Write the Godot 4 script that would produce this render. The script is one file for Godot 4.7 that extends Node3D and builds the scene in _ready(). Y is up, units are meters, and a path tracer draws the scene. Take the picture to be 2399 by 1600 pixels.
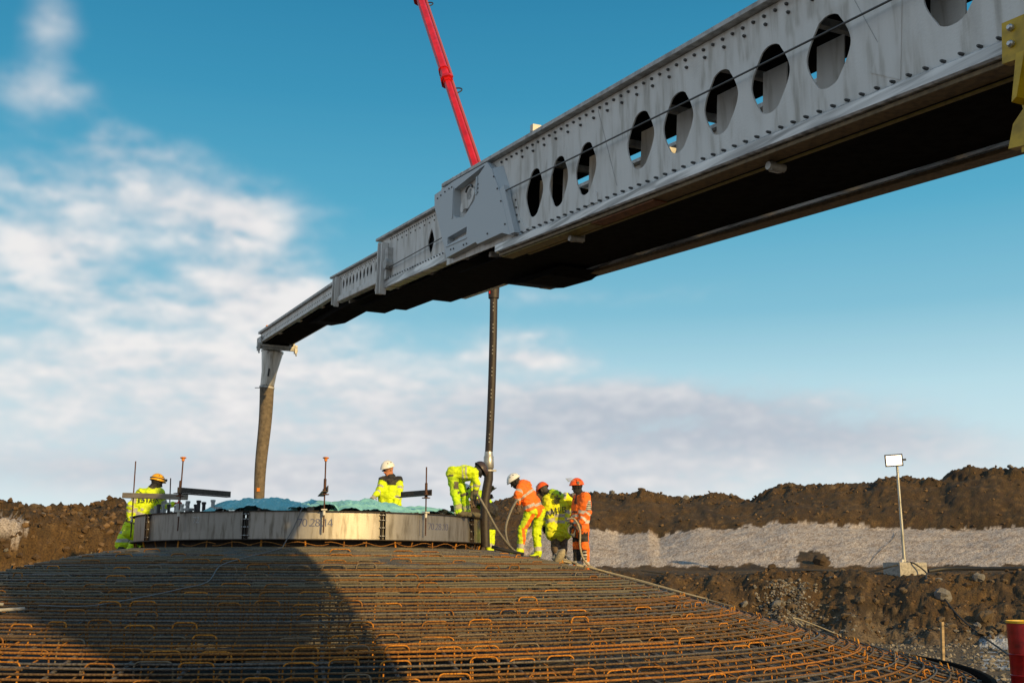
extends Node3D
# Concrete pour on a wind-turbine foundation: eye level is y = 0, the pit floor is y = -1.75.

const GROUND := -1.75
const CX := -3.665
const CZ := -20.68
const TOCAM := -0.17543      # bearing of the foundation centre from the camera
var M := {}
var TEX := {}
var FONT: SystemFont
var used := {}
var rng := RandomNumberGenerator.new()
var n1 := FastNoiseLite.new()
var n2 := FastNoiseLite.new()

# ------------------------------------------------------------------ mesh builder
class MB:
	var v := PackedVector3Array()
	var n := PackedVector3Array()
	var c := PackedColorArray()
	var uv := PackedVector2Array()
	var ix := PackedInt32Array()
	var col := Color(1, 1, 1)
	func vert(p: Vector3, nn: Vector3, t := Vector2.ZERO) -> int:
		v.append(p); n.append(nn); c.append(col); uv.append(t)
		return v.size() - 1
	func tri(a: int, b: int, d: int) -> void:
		ix.append(a); ix.append(d); ix.append(b)
	# corners anticlockwise as seen from outside
	func quad(a: Vector3, b: Vector3, d: Vector3, e: Vector3) -> void:
		var nn := (b - a).cross(d - a)
		if nn.length_squared() < 1e-14: nn = (d - a).cross(e - a)
		nn = nn.normalized()
		var ax := (b - a).length()
		var ay := (e - a).length()
		var i := vert(a, nn, Vector2(0, 0)); vert(b, nn, Vector2(ax, 0)); vert(d, nn, Vector2(ax, ay)); vert(e, nn, Vector2(0, ay))
		tri(i, i + 1, i + 2); tri(i, i + 2, i + 3)
	func quaduv(a: Vector3, b: Vector3, d: Vector3, e: Vector3, nn: Vector3) -> void:
		var i := vert(a, nn, Vector2(a.x, a.y)); vert(b, nn, Vector2(b.x, b.y)); vert(d, nn, Vector2(d.x, d.y)); vert(e, nn, Vector2(e.x, e.y))
		tri(i, i + 1, i + 2); tri(i, i + 2, i + 3)
	func box(ct: Vector3, sz: Vector3, bs := Basis.IDENTITY) -> void:
		var h := sz * 0.5
		var p := []
		for k in 8:
			p.append(ct + bs * Vector3(h.x if k & 1 else -h.x, h.y if k & 2 else -h.y, h.z if k & 4 else -h.z))
		quad(p[4], p[5], p[7], p[6]); quad(p[1], p[0], p[2], p[3])
		quad(p[5], p[1], p[3], p[7]); quad(p[0], p[4], p[6], p[2])
		quad(p[6], p[7], p[3], p[2]); quad(p[0], p[1], p[5], p[4])
	# box with chamfered long edges, axis along x of bs
	func bar(ct: Vector3, sz: Vector3, ch: float, bs := Basis.IDENTITY) -> void:
		var y := sz.y * 0.5
		var z := sz.z * 0.5
		var o := [Vector2(-y, -z + ch), Vector2(-y, z - ch), Vector2(-y + ch, z), Vector2(y - ch, z), Vector2(y, z - ch), Vector2(y, -z + ch), Vector2(y - ch, -z), Vector2(-y + ch, -z)]
		var hx := sz.x * 0.5
		for k in 8:
			var a: Vector2 = o[k]
			var b: Vector2 = o[(k + 1) % 8]
			quad(ct + bs * Vector3(-hx, a.x, a.y), ct + bs * Vector3(hx, a.x, a.y), ct + bs * Vector3(hx, b.x, b.y), ct + bs * Vector3(-hx, b.x, b.y))
		for s in [-1.0, 1.0]:
			var i := v.size()
			for k in 8: vert(ct + bs * Vector3(hx * s, o[k].x, o[k].y), bs * Vector3(s, 0, 0))
			for k in range(1, 7):
				if s < 0: tri(i, i + k, i + k + 1)
				else: tri(i, i + k + 1, i + k)
	func tube(path: PackedVector3Array, r0: float, sides := 8, r1 := -1.0, cap := true, closed := false) -> void:
		if r1 < 0.0: r1 = r0
		var m := path.size()
		var up := Vector3.ZERO
		var first := v.size()
		var along := 0.0
		for i in m:
			var pa: Vector3 = path[max(i - 1, 0)]
			var pb: Vector3 = path[min(i + 1, m - 1)]
			if closed:
				pa = path[(i - 1 + m) % m]; pb = path[(i + 1) % m]
			var d := (pb - pa).normalized()
			if up == Vector3.ZERO:
				up = Vector3.UP if absf(d.y) < 0.9 else Vector3.RIGHT
			up = (up - d * up.dot(d)).normalized()
			var sd := d.cross(up)
			var r := lerpf(r0, r1, float(i) / maxf(1.0, m - 1.0))
			if i > 0: along += path[i].distance_to(path[i - 1])
			for k in sides:
				var a := TAU * k / sides
				var nn := up * cos(a) + sd * sin(a)
				vert(path[i] + nn * r, nn, Vector2(along, float(k) / sides * TAU * r0))
		var rows := m if closed else m - 1
		for i in rows:
			for k in sides:
				var a := first + i * sides + k
				var b := first + i * sides + (k + 1) % sides
				var a2 := first + ((i + 1) % m) * sides + k
				var b2 := first + ((i + 1) % m) * sides + (k + 1) % sides
				tri(a, b2, a2); tri(a, b, b2)
		if cap and not closed:
			for e in 2:
				var at := 0 if e == 0 else m - 1
				var d := (path[1] - path[0]).normalized() * -1.0 if e == 0 else (path[m - 1] - path[m - 2]).normalized()
				var i := vert(path[at], d)
				for k in sides: vert(v[first + at * sides + k], d)
				for k in sides:
					if e == 1: tri(i, i + 1 + k, i + 1 + (k + 1) % sides)
					else: tri(i, i + 1 + (k + 1) % sides, i + 1 + k)
	func cyl(a: Vector3, b: Vector3, r: float, sides := 10, r1 := -1.0) -> void:
		tube(PackedVector3Array([a, b]), r, sides, r1)
	# profile: array of Vector2(radius, height) going up, about the axis xf.y
	func lathe(prof: Array, sides: int, xf := Transform3D.IDENTITY, smooth := true) -> void:
		var m := prof.size()
		for i in m - 1:
			var a: Vector2 = prof[i]
			var b: Vector2 = prof[i + 1]
			var d := (b - a).normalized()
			var nf := Vector2(d.y, -d.x)
			var na := nf
			var nb := nf
			if smooth and i > 0:
				var e: Vector2 = (a - prof[i - 1]).normalized()
				if e.dot(d) > 0.7: na = (nf + Vector2(e.y, -e.x)).normalized()
			if smooth and i < m - 2:
				var e: Vector2 = (prof[i + 2] - b).normalized()
				if e.dot(d) > 0.7: nb = (nf + Vector2(e.y, -e.x)).normalized()
			var f := v.size()
			for k in sides + 1:
				var t := TAU * k / sides
				var cs := cos(t)
				var sn := sin(t)
				vert(xf * Vector3(a.x * cs, a.y, a.x * sn), xf.basis * Vector3(na.x * cs, na.y, na.x * sn), Vector2(float(k) / sides, a.y))
				vert(xf * Vector3(b.x * cs, b.y, b.x * sn), xf.basis * Vector3(nb.x * cs, nb.y, nb.x * sn), Vector2(float(k) / sides, b.y))
			for k in sides:
				var q := f + k * 2
				tri(q, q + 1, q + 3); tri(q, q + 3, q + 2)
	# extrude polygon (x,y) anticlockwise from z0 to z1
	func prism(poly: PackedVector2Array, z0: float, z1: float, bs := Transform3D.IDENTITY) -> void:
		var tr := Geometry2D.triangulate_polygon(poly)
		for s in 2:
			var z := z1 if s == 1 else z0
			var nn := bs.basis * Vector3(0, 0, 1.0 if s == 1 else -1.0)
			var i := v.size()
			for p in poly: vert(bs * Vector3(p.x, p.y, z), nn, p)
			for k in range(0, tr.size(), 3):
				if s == 1: tri(i + tr[k], i + tr[k + 1], i + tr[k + 2])
				else: tri(i + tr[k], i + tr[k + 2], i + tr[k + 1])
		for k in poly.size():
			var a := poly[k]
			var b := poly[(k + 1) % poly.size()]
			quad(bs * Vector3(a.x, a.y, z1), bs * Vector3(a.x, a.y, z0), bs * Vector3(b.x, b.y, z0), bs * Vector3(b.x, b.y, z1))
	func grid(nx: int, ny: int, f: Callable, cf = null) -> void:
		var first := v.size()
		var pos := PackedVector3Array()
		pos.resize((nx + 1) * (ny + 1))
		for j in ny + 1:
			for i in nx + 1: pos[j * (nx + 1) + i] = f.call(float(i) / nx, float(j) / ny)
		for j in ny + 1:
			for i in nx + 1:
				var dx := pos[j * (nx + 1) + min(i + 1, nx)] - pos[j * (nx + 1) + max(i - 1, 0)]
				var dy := pos[min(j + 1, ny) * (nx + 1) + i] - pos[max(j - 1, 0) * (nx + 1) + i]
				if cf != null: col = cf.call(float(i) / nx, float(j) / ny)
				vert(pos[j * (nx + 1) + i], dx.cross(dy).normalized(), Vector2(float(i) / nx, float(j) / ny))
		for j in ny:
			for i in nx:
				var a := first + j * (nx + 1) + i
				tri(a, a + 1, a + nx + 2); tri(a, a + nx + 2, a + nx + 1)
	# turn faces and normals outwards from a point
	func outward(from: Vector3) -> void:
		for k in range(0, ix.size(), 3):
			var a := v[ix[k]]
			var fn := (v[ix[k + 2]] - a).cross(v[ix[k + 1]] - a)
			if fn.dot(a - from) < 0.0:
				var t := ix[k + 1]
				ix[k + 1] = ix[k + 2]; ix[k + 2] = t
		for k in n.size():
			if n[k].dot(v[k] - from) < 0.0: n[k] = -n[k]
	func mesh() -> ArrayMesh:
		var ar := []
		ar.resize(Mesh.ARRAY_MAX)
		ar[Mesh.ARRAY_VERTEX] = v; ar[Mesh.ARRAY_NORMAL] = n; ar[Mesh.ARRAY_COLOR] = c; ar[Mesh.ARRAY_TEX_UV] = uv; ar[Mesh.ARRAY_INDEX] = ix
		var am := ArrayMesh.new()
		am.add_surface_from_arrays(Mesh.PRIMITIVE_TRIANGLES, ar)
		return am

# ------------------------------------------------------------------ nodes
func numbered(called: String) -> String:
	if not used.has(called):
		used[called] = 0
		return called
	used[called] += 1
	return "%s_%03d" % [called, used[called]]

func tag(o: Node, label: String, category: String, group := "", kind := "") -> Node:
	if label != "": o.set_meta("label", label)
	if category != "": o.set_meta("category", category)
	if group != "": o.set_meta("group", group)
	if kind != "": o.set_meta("kind", kind)
	return o

func thing(called: String, label: String, category: String, at := Vector3.ZERO, group := "") -> Node3D:
	var o := Node3D.new()
	o.name = numbered(called)
	add_child(o)
	o.position = at
	tag(o, label, category, group)
	return o

func put(called: String, mesh: Mesh, mat: Material, parent: Node = null) -> MeshInstance3D:
	var o := MeshInstance3D.new()
	o.mesh = mesh
	o.material_override = mat
	if parent == null:
		o.name = numbered(called)
		add_child(o)
	else:
		o.name = called
		parent.add_child(o, true)
	return o

# ------------------------------------------------------------------ materials
func lin(r: float, g: float, b: float) -> Color:
	return Color(r, g, b).linear_to_srgb()

func noise_image(size: int, freq: float, oct: int, sd: int, kind := FastNoiseLite.TYPE_SIMPLEX_SMOOTH, sx := 1, sy := 1) -> Image:
	var f := FastNoiseLite.new()
	f.seed = sd; f.noise_type = kind; f.frequency = freq; f.fractal_octaves = oct; f.fractal_gain = 0.55
	var im := f.get_seamless_image(size / sx, size / sy)
	if sx > 1 or sy > 1: im.resize(size, size, Image.INTERPOLATE_CUBIC)
	return im

# ramp: [[position, Color sRGB], ...]
func ramp_tex(im: Image, ramp: Array) -> ImageTexture:
	var lut := []
	for i in 256:
		var t := i / 255.0
		var cc: Color = ramp[0][1]
		for k in ramp.size() - 1:
			var p0: float = ramp[k][0]
			var p1: float = ramp[k + 1][0]
			if t >= p0: cc = (ramp[k][1] as Color).lerp(ramp[k + 1][1], clampf((t - p0) / maxf(p1 - p0, 1e-5), 0, 1))
		lut.append(cc)
	im.convert(Image.FORMAT_L8)
	var src := im.get_data()
	var out := PackedByteArray()
	out.resize(src.size() * 3)
	for i in src.size():
		var cc: Color = lut[src[i]]
		out[i * 3] = cc.r8; out[i * 3 + 1] = cc.g8; out[i * 3 + 2] = cc.b8
	var res := Image.create_from_data(im.get_width(), im.get_height(), false, Image.FORMAT_RGB8, out)
	return ImageTexture.create_from_image(res)

func normal_tex(im: Image, strength: float) -> ImageTexture:
	var cp: Image = im.duplicate()
	cp.convert(Image.FORMAT_RGBA8)
	cp.bump_map_to_normal_map(strength)
	return ImageTexture.create_from_image(cp)

func g(v: float) -> Color:
	return Color(v, v, v)

func mat(key: String, colour: Color, rough := 0.7, metal := 0.0, tex := "", scale := 1.0, nrm := "", nstr := 1.0, world := true) -> StandardMaterial3D:
	var m := StandardMaterial3D.new()
	m.albedo_color = colour; m.roughness = rough; m.metallic = metal
	if tex != "": m.albedo_texture = TEX[tex]
	if nrm != "":
		m.normal_enabled = true; m.normal_texture = TEX[nrm]; m.normal_scale = nstr
	if tex != "" or nrm != "":
		m.uv1_triplanar = true; m.uv1_world_triplanar = world
		m.uv1_scale = Vector3.ONE * scale
	M[key] = m
	return m

func make_materials() -> void:
	FONT = SystemFont.new()
	FONT.font_names = PackedStringArray(["Droid Sans"])
	var a := noise_image(512, 0.012, 5, 3)
	TEX.blotch = ramp_tex(a, [[0.0, g(0.62)], [0.45, g(0.86)], [0.6, g(0.95)], [1.0, g(1.0)]])
	var st := noise_image(512, 0.02, 5, 8, FastNoiseLite.TYPE_SIMPLEX_SMOOTH, 1, 8)
	TEX.streak = ramp_tex(st, [[0.0, Color(0.62, 0.60, 0.57)], [0.3, Color(0.85, 0.84, 0.82)], [0.42, Color(0.94, 0.935, 0.93)], [0.6, g(0.97)], [1.0, g(1.0)]])
	var gr := noise_image(512, 0.05, 6, 5)
	TEX.grain = ramp_tex(gr, [[0.0, g(0.45)], [0.4, g(0.75)], [0.6, g(0.92)], [1.0, g(1.0)]])
	TEX.grain_n = normal_tex(gr, 6.0)
	var fine := noise_image(512, 0.12, 4, 15)
	TEX.fine_n = normal_tex(fine, 5.0)
	TEX.soil = ramp_tex(gr, [[0.0, Color(0.34, 0.32, 0.3)], [0.35, Color(0.62, 0.6, 0.58)], [0.5, Color(0.8, 0.78, 0.76)], [0.62, Color(0.95, 0.95, 0.95)], [1.0, Color(1, 1, 1)]])
	var ru := noise_image(256, 0.03, 5, 21)
	TEX.rust = ramp_tex(ru, [[0.0, Color(0.42, 0.36, 0.34)], [0.4, Color(0.8, 0.72, 0.66)], [0.6, Color(1, 0.95, 0.88)], [1.0, Color(1, 1, 1)]])
	var sp := noise_image(512, 0.009, 5, 33)
	TEX.steel = ramp_tex(sp, [[0.0, Color(0.6, 0.57, 0.55)], [0.38, Color(0.82, 0.79, 0.76)], [0.47, Color(0.94, 0.92, 0.89)], [0.7, Color(1, 0.99, 0.97)], [1.0, Color(0.86, 0.83, 0.79)]])
	var sc := noise_image(512, 0.03, 5, 44, FastNoiseLite.TYPE_SIMPLEX_SMOOTH, 16, 1)
	TEX.scratch = ramp_tex(sc, [[0.0, g(0.35)], [0.4, g(0.62)], [0.55, g(0.85)], [1.0, g(1.0)]])
	TEX.wood = ramp_tex(noise_image(256, 0.02, 4, 51, FastNoiseLite.TYPE_SIMPLEX_SMOOTH, 8, 1), [[0.0, g(0.6)], [0.5, g(0.85)], [1.0, g(1.0)]])

	mat("soil", Color(1, 1, 1), 0.95, 0.0, "soil", 0.55, "grain_n", 1.2)
	M.soil.vertex_color_use_as_albedo = true
	mat("galv", lin(0.72, 0.71, 0.69), 0.6, 0.0, "streak", 0.7, "fine_n", 0.12)
	mat("galv_dark", lin(0.54, 0.535, 0.52), 0.6, 0.3, "blotch", 1.3)
	mat("cover", lin(0.45, 0.495, 0.53), 0.5, 0.0, "", 1.0, "fine_n", 0.08)
	mat("rail", lin(0.80, 0.79, 0.78), 0.36, 0.35, "scratch", 0.8)
	mat("rail_under", lin(0.20, 0.14, 0.07), 0.6, 0.3, "blotch", 2.0)
	mat("olive", lin(0.24, 0.18, 0.03), 0.6, 0.0, "blotch", 2.0)
	mat("rustpaint", lin(0.22, 0.075, 0.02), 0.7, 0.0, "blotch", 2.0)
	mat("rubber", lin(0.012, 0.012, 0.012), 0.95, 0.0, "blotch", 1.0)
	M.rubber.metallic_specular = 0.15
	mat("black", lin(0.012, 0.012, 0.013), 0.6)
	mat("bolt", lin(0.09, 0.09, 0.09), 0.45, 0.5)
	mat("bolt_zinc", lin(0.5, 0.5, 0.5), 0.35, 0.7)
	mat("yellow", lin(0.62, 0.40, 0.01), 0.45, 0.0, "blotch", 1.0)
	mat("red", lin(0.62, 0.012, 0.012), 0.35, 0.0, "blotch", 0.4)
	mat("red_pipe", lin(0.42, 0.09, 0.09), 0.4, 0.2)
	mat("drum", lin(0.34, 0.010, 0.012), 0.32, 0.0, "blotch", 1.0)
	mat("hose", lin(0.03, 0.021, 0.017), 0.6, 0.0, "blotch", 2.0)
	mat("hose_mark", lin(0.22,0.215,0.2), 0.6)
	mat("trunk", lin(0.17, 0.135, 0.095), 0.85, 0.0, "blotch", 1.6, "fine_n", 0.4)
	mat("zinc", lin(0.46, 0.46, 0.44), 0.38, 0.7, "streak", 1.2)
	mat("panel", lin(0.31, 0.295, 0.275), 0.40, 0.7, "streak", 1.1, "fine_n", 0.1)
	mat("panel_dark", lin(0.26, 0.25, 0.235), 0.42, 0.65, "streak", 1.3, "fine_n", 0.1)
	mat("flange", lin(0.030, 0.022, 0.018), 0.7, 0.1, "rust", 2.0)
	mat("ink", lin(0.07, 0.085, 0.17), 0.7)
	mat("chalk", lin(0.35, 0.36, 0.37), 0.8)
	# reinforcement: mill scale, fresh rust, old rust, cement splash
	mat("bar_rust", lin(0.19, 0.108, 0.036), 0.8, 0.1, "rust", 3.0, "fine_n", 0.5)
	mat("bar_orange", lin(0.32, 0.155, 0.03), 0.85, 0.0, "rust", 3.0, "fine_n", 0.5)
	mat("bar_brown", lin(0.14, 0.10, 0.055), 0.75, 0.15, "rust", 3.0, "fine_n", 0.5)
	mat("bar_grey", lin(0.14, 0.14, 0.14), 0.6, 0.3, "rust", 3.0, "fine_n", 0.5)
	mat("bar_scale", lin(0.16, 0.17, 0.19), 0.5, 0.4, "rust", 3.0)
	mat("bar_cement", lin(0.165,0.145,0.10), 0.9, 0.0, "blotch", 4.0, "fine_n", 0.8)
	mat("pin_orange", lin(0.52, 0.235, 0.022), 0.85, 0.0, "rust", 4.0)
	mat("pin_rust", lin(0.31, 0.15, 0.028), 0.85, 0.0, "rust", 4.0)
	mat("pin_cement", lin(0.20, 0.16, 0.11), 0.9, 0.0, "blotch", 4.0)
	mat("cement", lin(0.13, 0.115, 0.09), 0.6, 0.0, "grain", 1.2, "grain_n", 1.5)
	mat("pit_shade_cement", lin(0.055, 0.05, 0.044), 0.9, 0.0, "grain", 0.8, "grain_n", 1.0)  # concrete tone darkened to stand in for shade between the bars
	mat("concrete", lin(0.42, 0.40, 0.36), 0.85, 0.0, "blotch", 1.5, "fine_n", 0.4)
	mat("wood", lin(0.42, 0.31, 0.18), 0.8, 0.0, "wood", 2.0)
	mat("wood_grey", lin(0.33, 0.28, 0.22), 0.85, 0.0, "wood", 2.0)
	mat("angle", lin(0.055, 0.052, 0.05), 0.6, 0.3, "rust", 2.0)
	mat("rod_rust", lin(0.10, 0.05, 0.035), 0.7, 0.2, "rust", 5.0)
	mat("cap_orange", lin(0.62, 0.19, 0.01), 0.5)
	mat("cap_red", lin(0.6, 0.03, 0.03), 0.5)
	mat("bolt_grey", lin(0.30, 0.31, 0.31), 0.55, 0.2)
	mat("bolt_white", lin(0.55, 0.54, 0.5), 0.6)
	mat("bolt_dark", lin(0.04, 0.04, 0.042), 0.6, 0.3)
	mat("tarp", lin(0.27, 0.60, 0.60), 0.36, 0.0, "", 1.0)
	M.tarp.backlight = lin(0.03, 0.09, 0.09)
	M.tarp.cull_mode = BaseMaterial3D.CULL_DISABLED
	mat("hose_grey", lin(0.22, 0.205, 0.17), 0.6, 0.0, "blotch", 4.0)
	mat("hose_pale", lin(0.42, 0.36, 0.24), 0.7, 0.0, "blotch", 4.0)
	mat("cord", lin(0.02, 0.02, 0.02), 0.6)
	mat("cord_grey", lin(0.13, 0.14, 0.15), 0.6)
	mat("rock", lin(0.15, 0.105, 0.06), 0.9, 0.0, "grain", 1.5, "grain_n", 1.5)
	mat("rock_grey", lin(0.22, 0.21, 0.20), 0.9, 0.0, "grain", 1.5, "grain_n", 1.5)
	mat("rock_dark", lin(0.085,0.055,0.03), 0.95, 0.0, "grain", 1.5, "grain_n", 1.5)
	mat("gravel", Color(1, 1, 1), 0.9)
	M.gravel.vertex_color_use_as_albedo = true
	mat("cloth", Color(1, 1, 1), 0.75, 0.0, "", 1.0, "fine_n", 0.25)
	M.cloth.vertex_color_use_as_albedo = true
	mat("lens_frame", lin(0.05, 0.05, 0.05), 0.5)
	var lp := mat("lamp_glow", Color(1, 0.97, 0.9), 0.4)
	lp.emission_enabled = true; lp.emission = Color(1.0, 0.93, 0.82); lp.emission_energy_multiplier = 2.2
	mat("post", lin(0.42, 0.42, 0.38), 0.4, 0.6, "streak", 1.0)
	mat("helmet_white", lin(0.72, 0.72, 0.70), 0.3)
	mat("helmet_yellow", lin(0.72, 0.36, 0.005), 0.3)
	mat("helmet_orange", lin(0.80, 0.11, 0.008), 0.3)
	mat("helmet_dark", lin(0.045, 0.03, 0.03), 0.4)
	mat("letter", lin(0.02, 0.025, 0.02), 0.8)
	var vis := mat("visor", Color(0.75, 0.8, 0.82, 0.35), 0.1)
	vis.transparency = BaseMaterial3D.TRANSPARENCY_ALPHA
# ------------------------------------------------------------------ sky
const CLOUDS := [[-24.4, 25.5, 1.2, 1.42, 0.5, 0], [-24.6, 22.4, 2.2, 0.87, 0.7, 0], [-21.2, 20.8, 1.2, 0.9, 0.45, 0], [-19.9, 20.2, 2.7, 0.91, 0.7, 0], [-24.8, 18.7, 2.5, 1.58, 0.4, 0], [-18.5, 18.1, 5.6, 1.34, 0.85, 0], [-14.7, 17.4, 2.4, 1.16, 0.65, 0], [-23.2, 15.3, 3.3, 1.21, 0.9, 0], [-14.3, 15.2, 3.0, 1.7, 0.75, 0], [-21.0, 13.2, 4.5, 1.03, 0.6, 0], [-12.3, 13.6, 3.0, 1.29, 0.75, 0], [-20.4, 9.8, 11.7, 2.27, 0.72, 0.05], [-9.8, 9.4, 9.5, 2.39, 0.52, 0.05], [-15.1, 6.2, 14.2, 1.9, 0.62, 0.25], [4.5, 14.1, 7.8, 0.55, 0.35, 0.1], [0.7, 12.1, 2.0, 0.4, 0.5, 0], [0.9, 10.9, 2.7, 0.53, 0.85, 0], [5.6, 8.8, 7.7, 0.9, 0.55, 0.6], [8.8, 7.5, 8.6, 1.2, 0.85, 0.95], [2.2, 7.1, 7.7, 1.75, 0.5, 0.35], [5.5, 4.9, 11.2, 1.3, 0.62, 0.2], [16.8, 6.4, 5.8, 0.8, 0.6, 0.8], [22.0, 5.1, 4.9, 0.81, 0.5, 0.45], [-19.0, 4.7, 13.6, 0.82, 0.5, 0.7], [-4.4, 4.5, 12.9, 1.3, 0.7, 0.3]]

func make_sky() -> Sky:
	var w := 2048
	var h := 1024
	var data := PackedByteArray()
	data.resize(w * h * 3)
	var stops := [[0.0, Color(0.70, 0.77, 0.79)], [5.0, Color(0.62, 0.76, 0.80)], [9.0, Color(0.46, 0.68, 0.76)], [13.0, Color(0.22, 0.50, 0.64)], [18.0, Color(0.095, 0.385, 0.56)], [24.0, Color(0.045, 0.28, 0.46)], [30.0, Color(0.026, 0.21, 0.38)], [90.0, Color(0.02, 0.14, 0.29)]]
	var nz := FastNoiseLite.new()
	nz.seed = 11; nz.frequency = 1.0; nz.fractal_octaves = 5; nz.fractal_gain = 0.52
	nz.domain_warp_enabled = true; nz.domain_warp_amplitude = 0.35; nz.domain_warp_frequency = 1.4
	var nb := FastNoiseLite.new()
	nb.seed = 29; nb.frequency = 1.0; nb.fractal_octaves = 4
	for j in h:
		var el := 90.0 - (j + 0.5) / h * 180.0
		var base := Color(0.10, 0.085, 0.07)
		if el >= 0.0:
			for k in stops.size() - 1:
				var e0: float = stops[k][0]
				var e1: float = stops[k + 1][0]
				if el >= e0: base = (stops[k][1] as Color).lerp(stops[k + 1][1], clampf((el - e0) / (e1 - e0), 0, 1))
		var ce := cos(deg_to_rad(el))
		var se := sin(deg_to_rad(el))
		for i in w:
			var c := base
			if el >= -0.5:
				var az := wrapf((i + 0.5) / w * 360.0, -180.0, 180.0)
				var ar := deg_to_rad(az)
				var d := Vector3(sin(ar) * ce, maxf(se, 0.0), -cos(ar) * ce)
				var inv := 1.0 / (d.y + 0.16)
				var px := d.x * inv
				var pz := d.z * inv
				var nv := nz.get_noise_3d(px * 1.6, pz * 1.6, d.y * 2.2)
				var dens := 0.0
				var grey := 0.0
				if absf(az) < 42.0 and el < 34.0:
					for b in CLOUDS:
						var dx: float = (az - b[0]) / b[2]
						var dy: float = (el - b[1]) / b[3]
						var q := dx * dx + dy * dy
						if q < 9.0:
							var wt: float = b[4] * exp(-q * 0.6)
							dens += wt * (1.0 - dens * 0.5)
							grey += wt * b[5]
				# the broken cloud goes on round the sky, thickened out of view to brighten shade
				var added_deck := maxf(smoothstep(24.0, 40.0, -az), smoothstep(27.0, 60.0, az))
				dens = maxf(dens, added_deck * clampf(1.15 - el / 75.0, 0.0, 1.0) * 0.85)
				var gz := clampf(grey / maxf(dens, 0.25), 0.0, 1.0)
				var nf := nb.get_noise_3d(px * 5.5, pz * 5.5, d.y * 9.0)
				var ng := nb.get_noise_3d(px * 13.0 + 3.0, pz * 13.0, d.y * 24.0)
				var cov := dens * 0.88 + (nv * 0.80 + nf * 0.50 + ng * 0.30) * (0.07 + 0.75 * dens) * lerpf(0.6, 1.0, smoothstep(4.0, 13.0, el))
				cov = smoothstep(0.10, 1.05, cov)
				var lit := clampf(0.74 + (nv * 0.5 + nf * 0.42 + ng * 0.32) * lerpf(0.7, 1.0, smoothstep(4.0, 13.0, el)) - gz * 0.8, 0.0, 1.0)
				var cloud := Color(0.46, 0.505, 0.575).lerp(Color(0.84, 0.815, 0.805), lit)
				c = base.lerp(cloud, cov * 0.95)
			c = c.linear_to_srgb()
			var o := (j * w + i) * 3
			data[o] = c.r8; data[o + 1] = c.g8; data[o + 2] = c.b8
	var im := Image.create_from_data(w, h, false, Image.FORMAT_RGB8, data)
	var pm := PanoramaSkyMaterial.new()
	pm.panorama = ImageTexture.create_from_image(im)
	var s := Sky.new()
	s.sky_material = pm
	return s

# ------------------------------------------------------------------ terrain
const RIDGE := [[-60.0, 0.05], [-35.0, 0.06], [-24.57, 0.0533], [-23.48, 0.0537], [-22.73, 0.0516], [-22.15, 0.0483], [-21.59, 0.0496], [-20.83, 0.0491], [-19.69, 0.0527], [-19.21, 0.0546], [-18.5, 0.0459], [-12.83, 0.0417], [-4.34, 0.052], [-3.48, 0.0611], [-2.39, 0.0661], [-1.08, 0.0624], [0.01, 0.0658], [4.38, 0.0671], [6.55, 0.068], [8.69, 0.0635], [10.82, 0.065], [12.07, 0.0617], [12.92, 0.0685], [13.97, 0.0738], [14.99, 0.0716], [16.22, 0.0719], [17.42, 0.0722], [18.64, 0.0789], [20.0, 0.0765], [20.96, 0.0753], [21.56, 0.0814], [22.89, 0.0841], [23.82, 0.0825], [24.7, 0.0798], [40.0, 0.08], [60.0, 0.07]]
const FROST_TOP := [[-10.0, 0.03], [4.14, 0.0389], [5.42, 0.0314], [6.93, 0.035], [7.46, 0.0287], [9.07, 0.0367], [10.75, 0.0365], [13.88, 0.0415], [14.9, 0.0403], [16.11, 0.0393], [17.89, 0.0361], [19.83, 0.035], [21.73, 0.0345], [24.48, 0.0348], [60.0, 0.034]]
func curve(tab: Array, x: float) -> float:
	if x <= tab[0][0]: return tab[0][1]
	for k in tab.size() - 1:
		if x <= tab[k + 1][0]:
			return lerpf(tab[k][1], tab[k + 1][1], (x - tab[k][0]) / (tab[k + 1][0] - tab[k][0]))
	return tab[tab.size() - 1][1]

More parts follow.
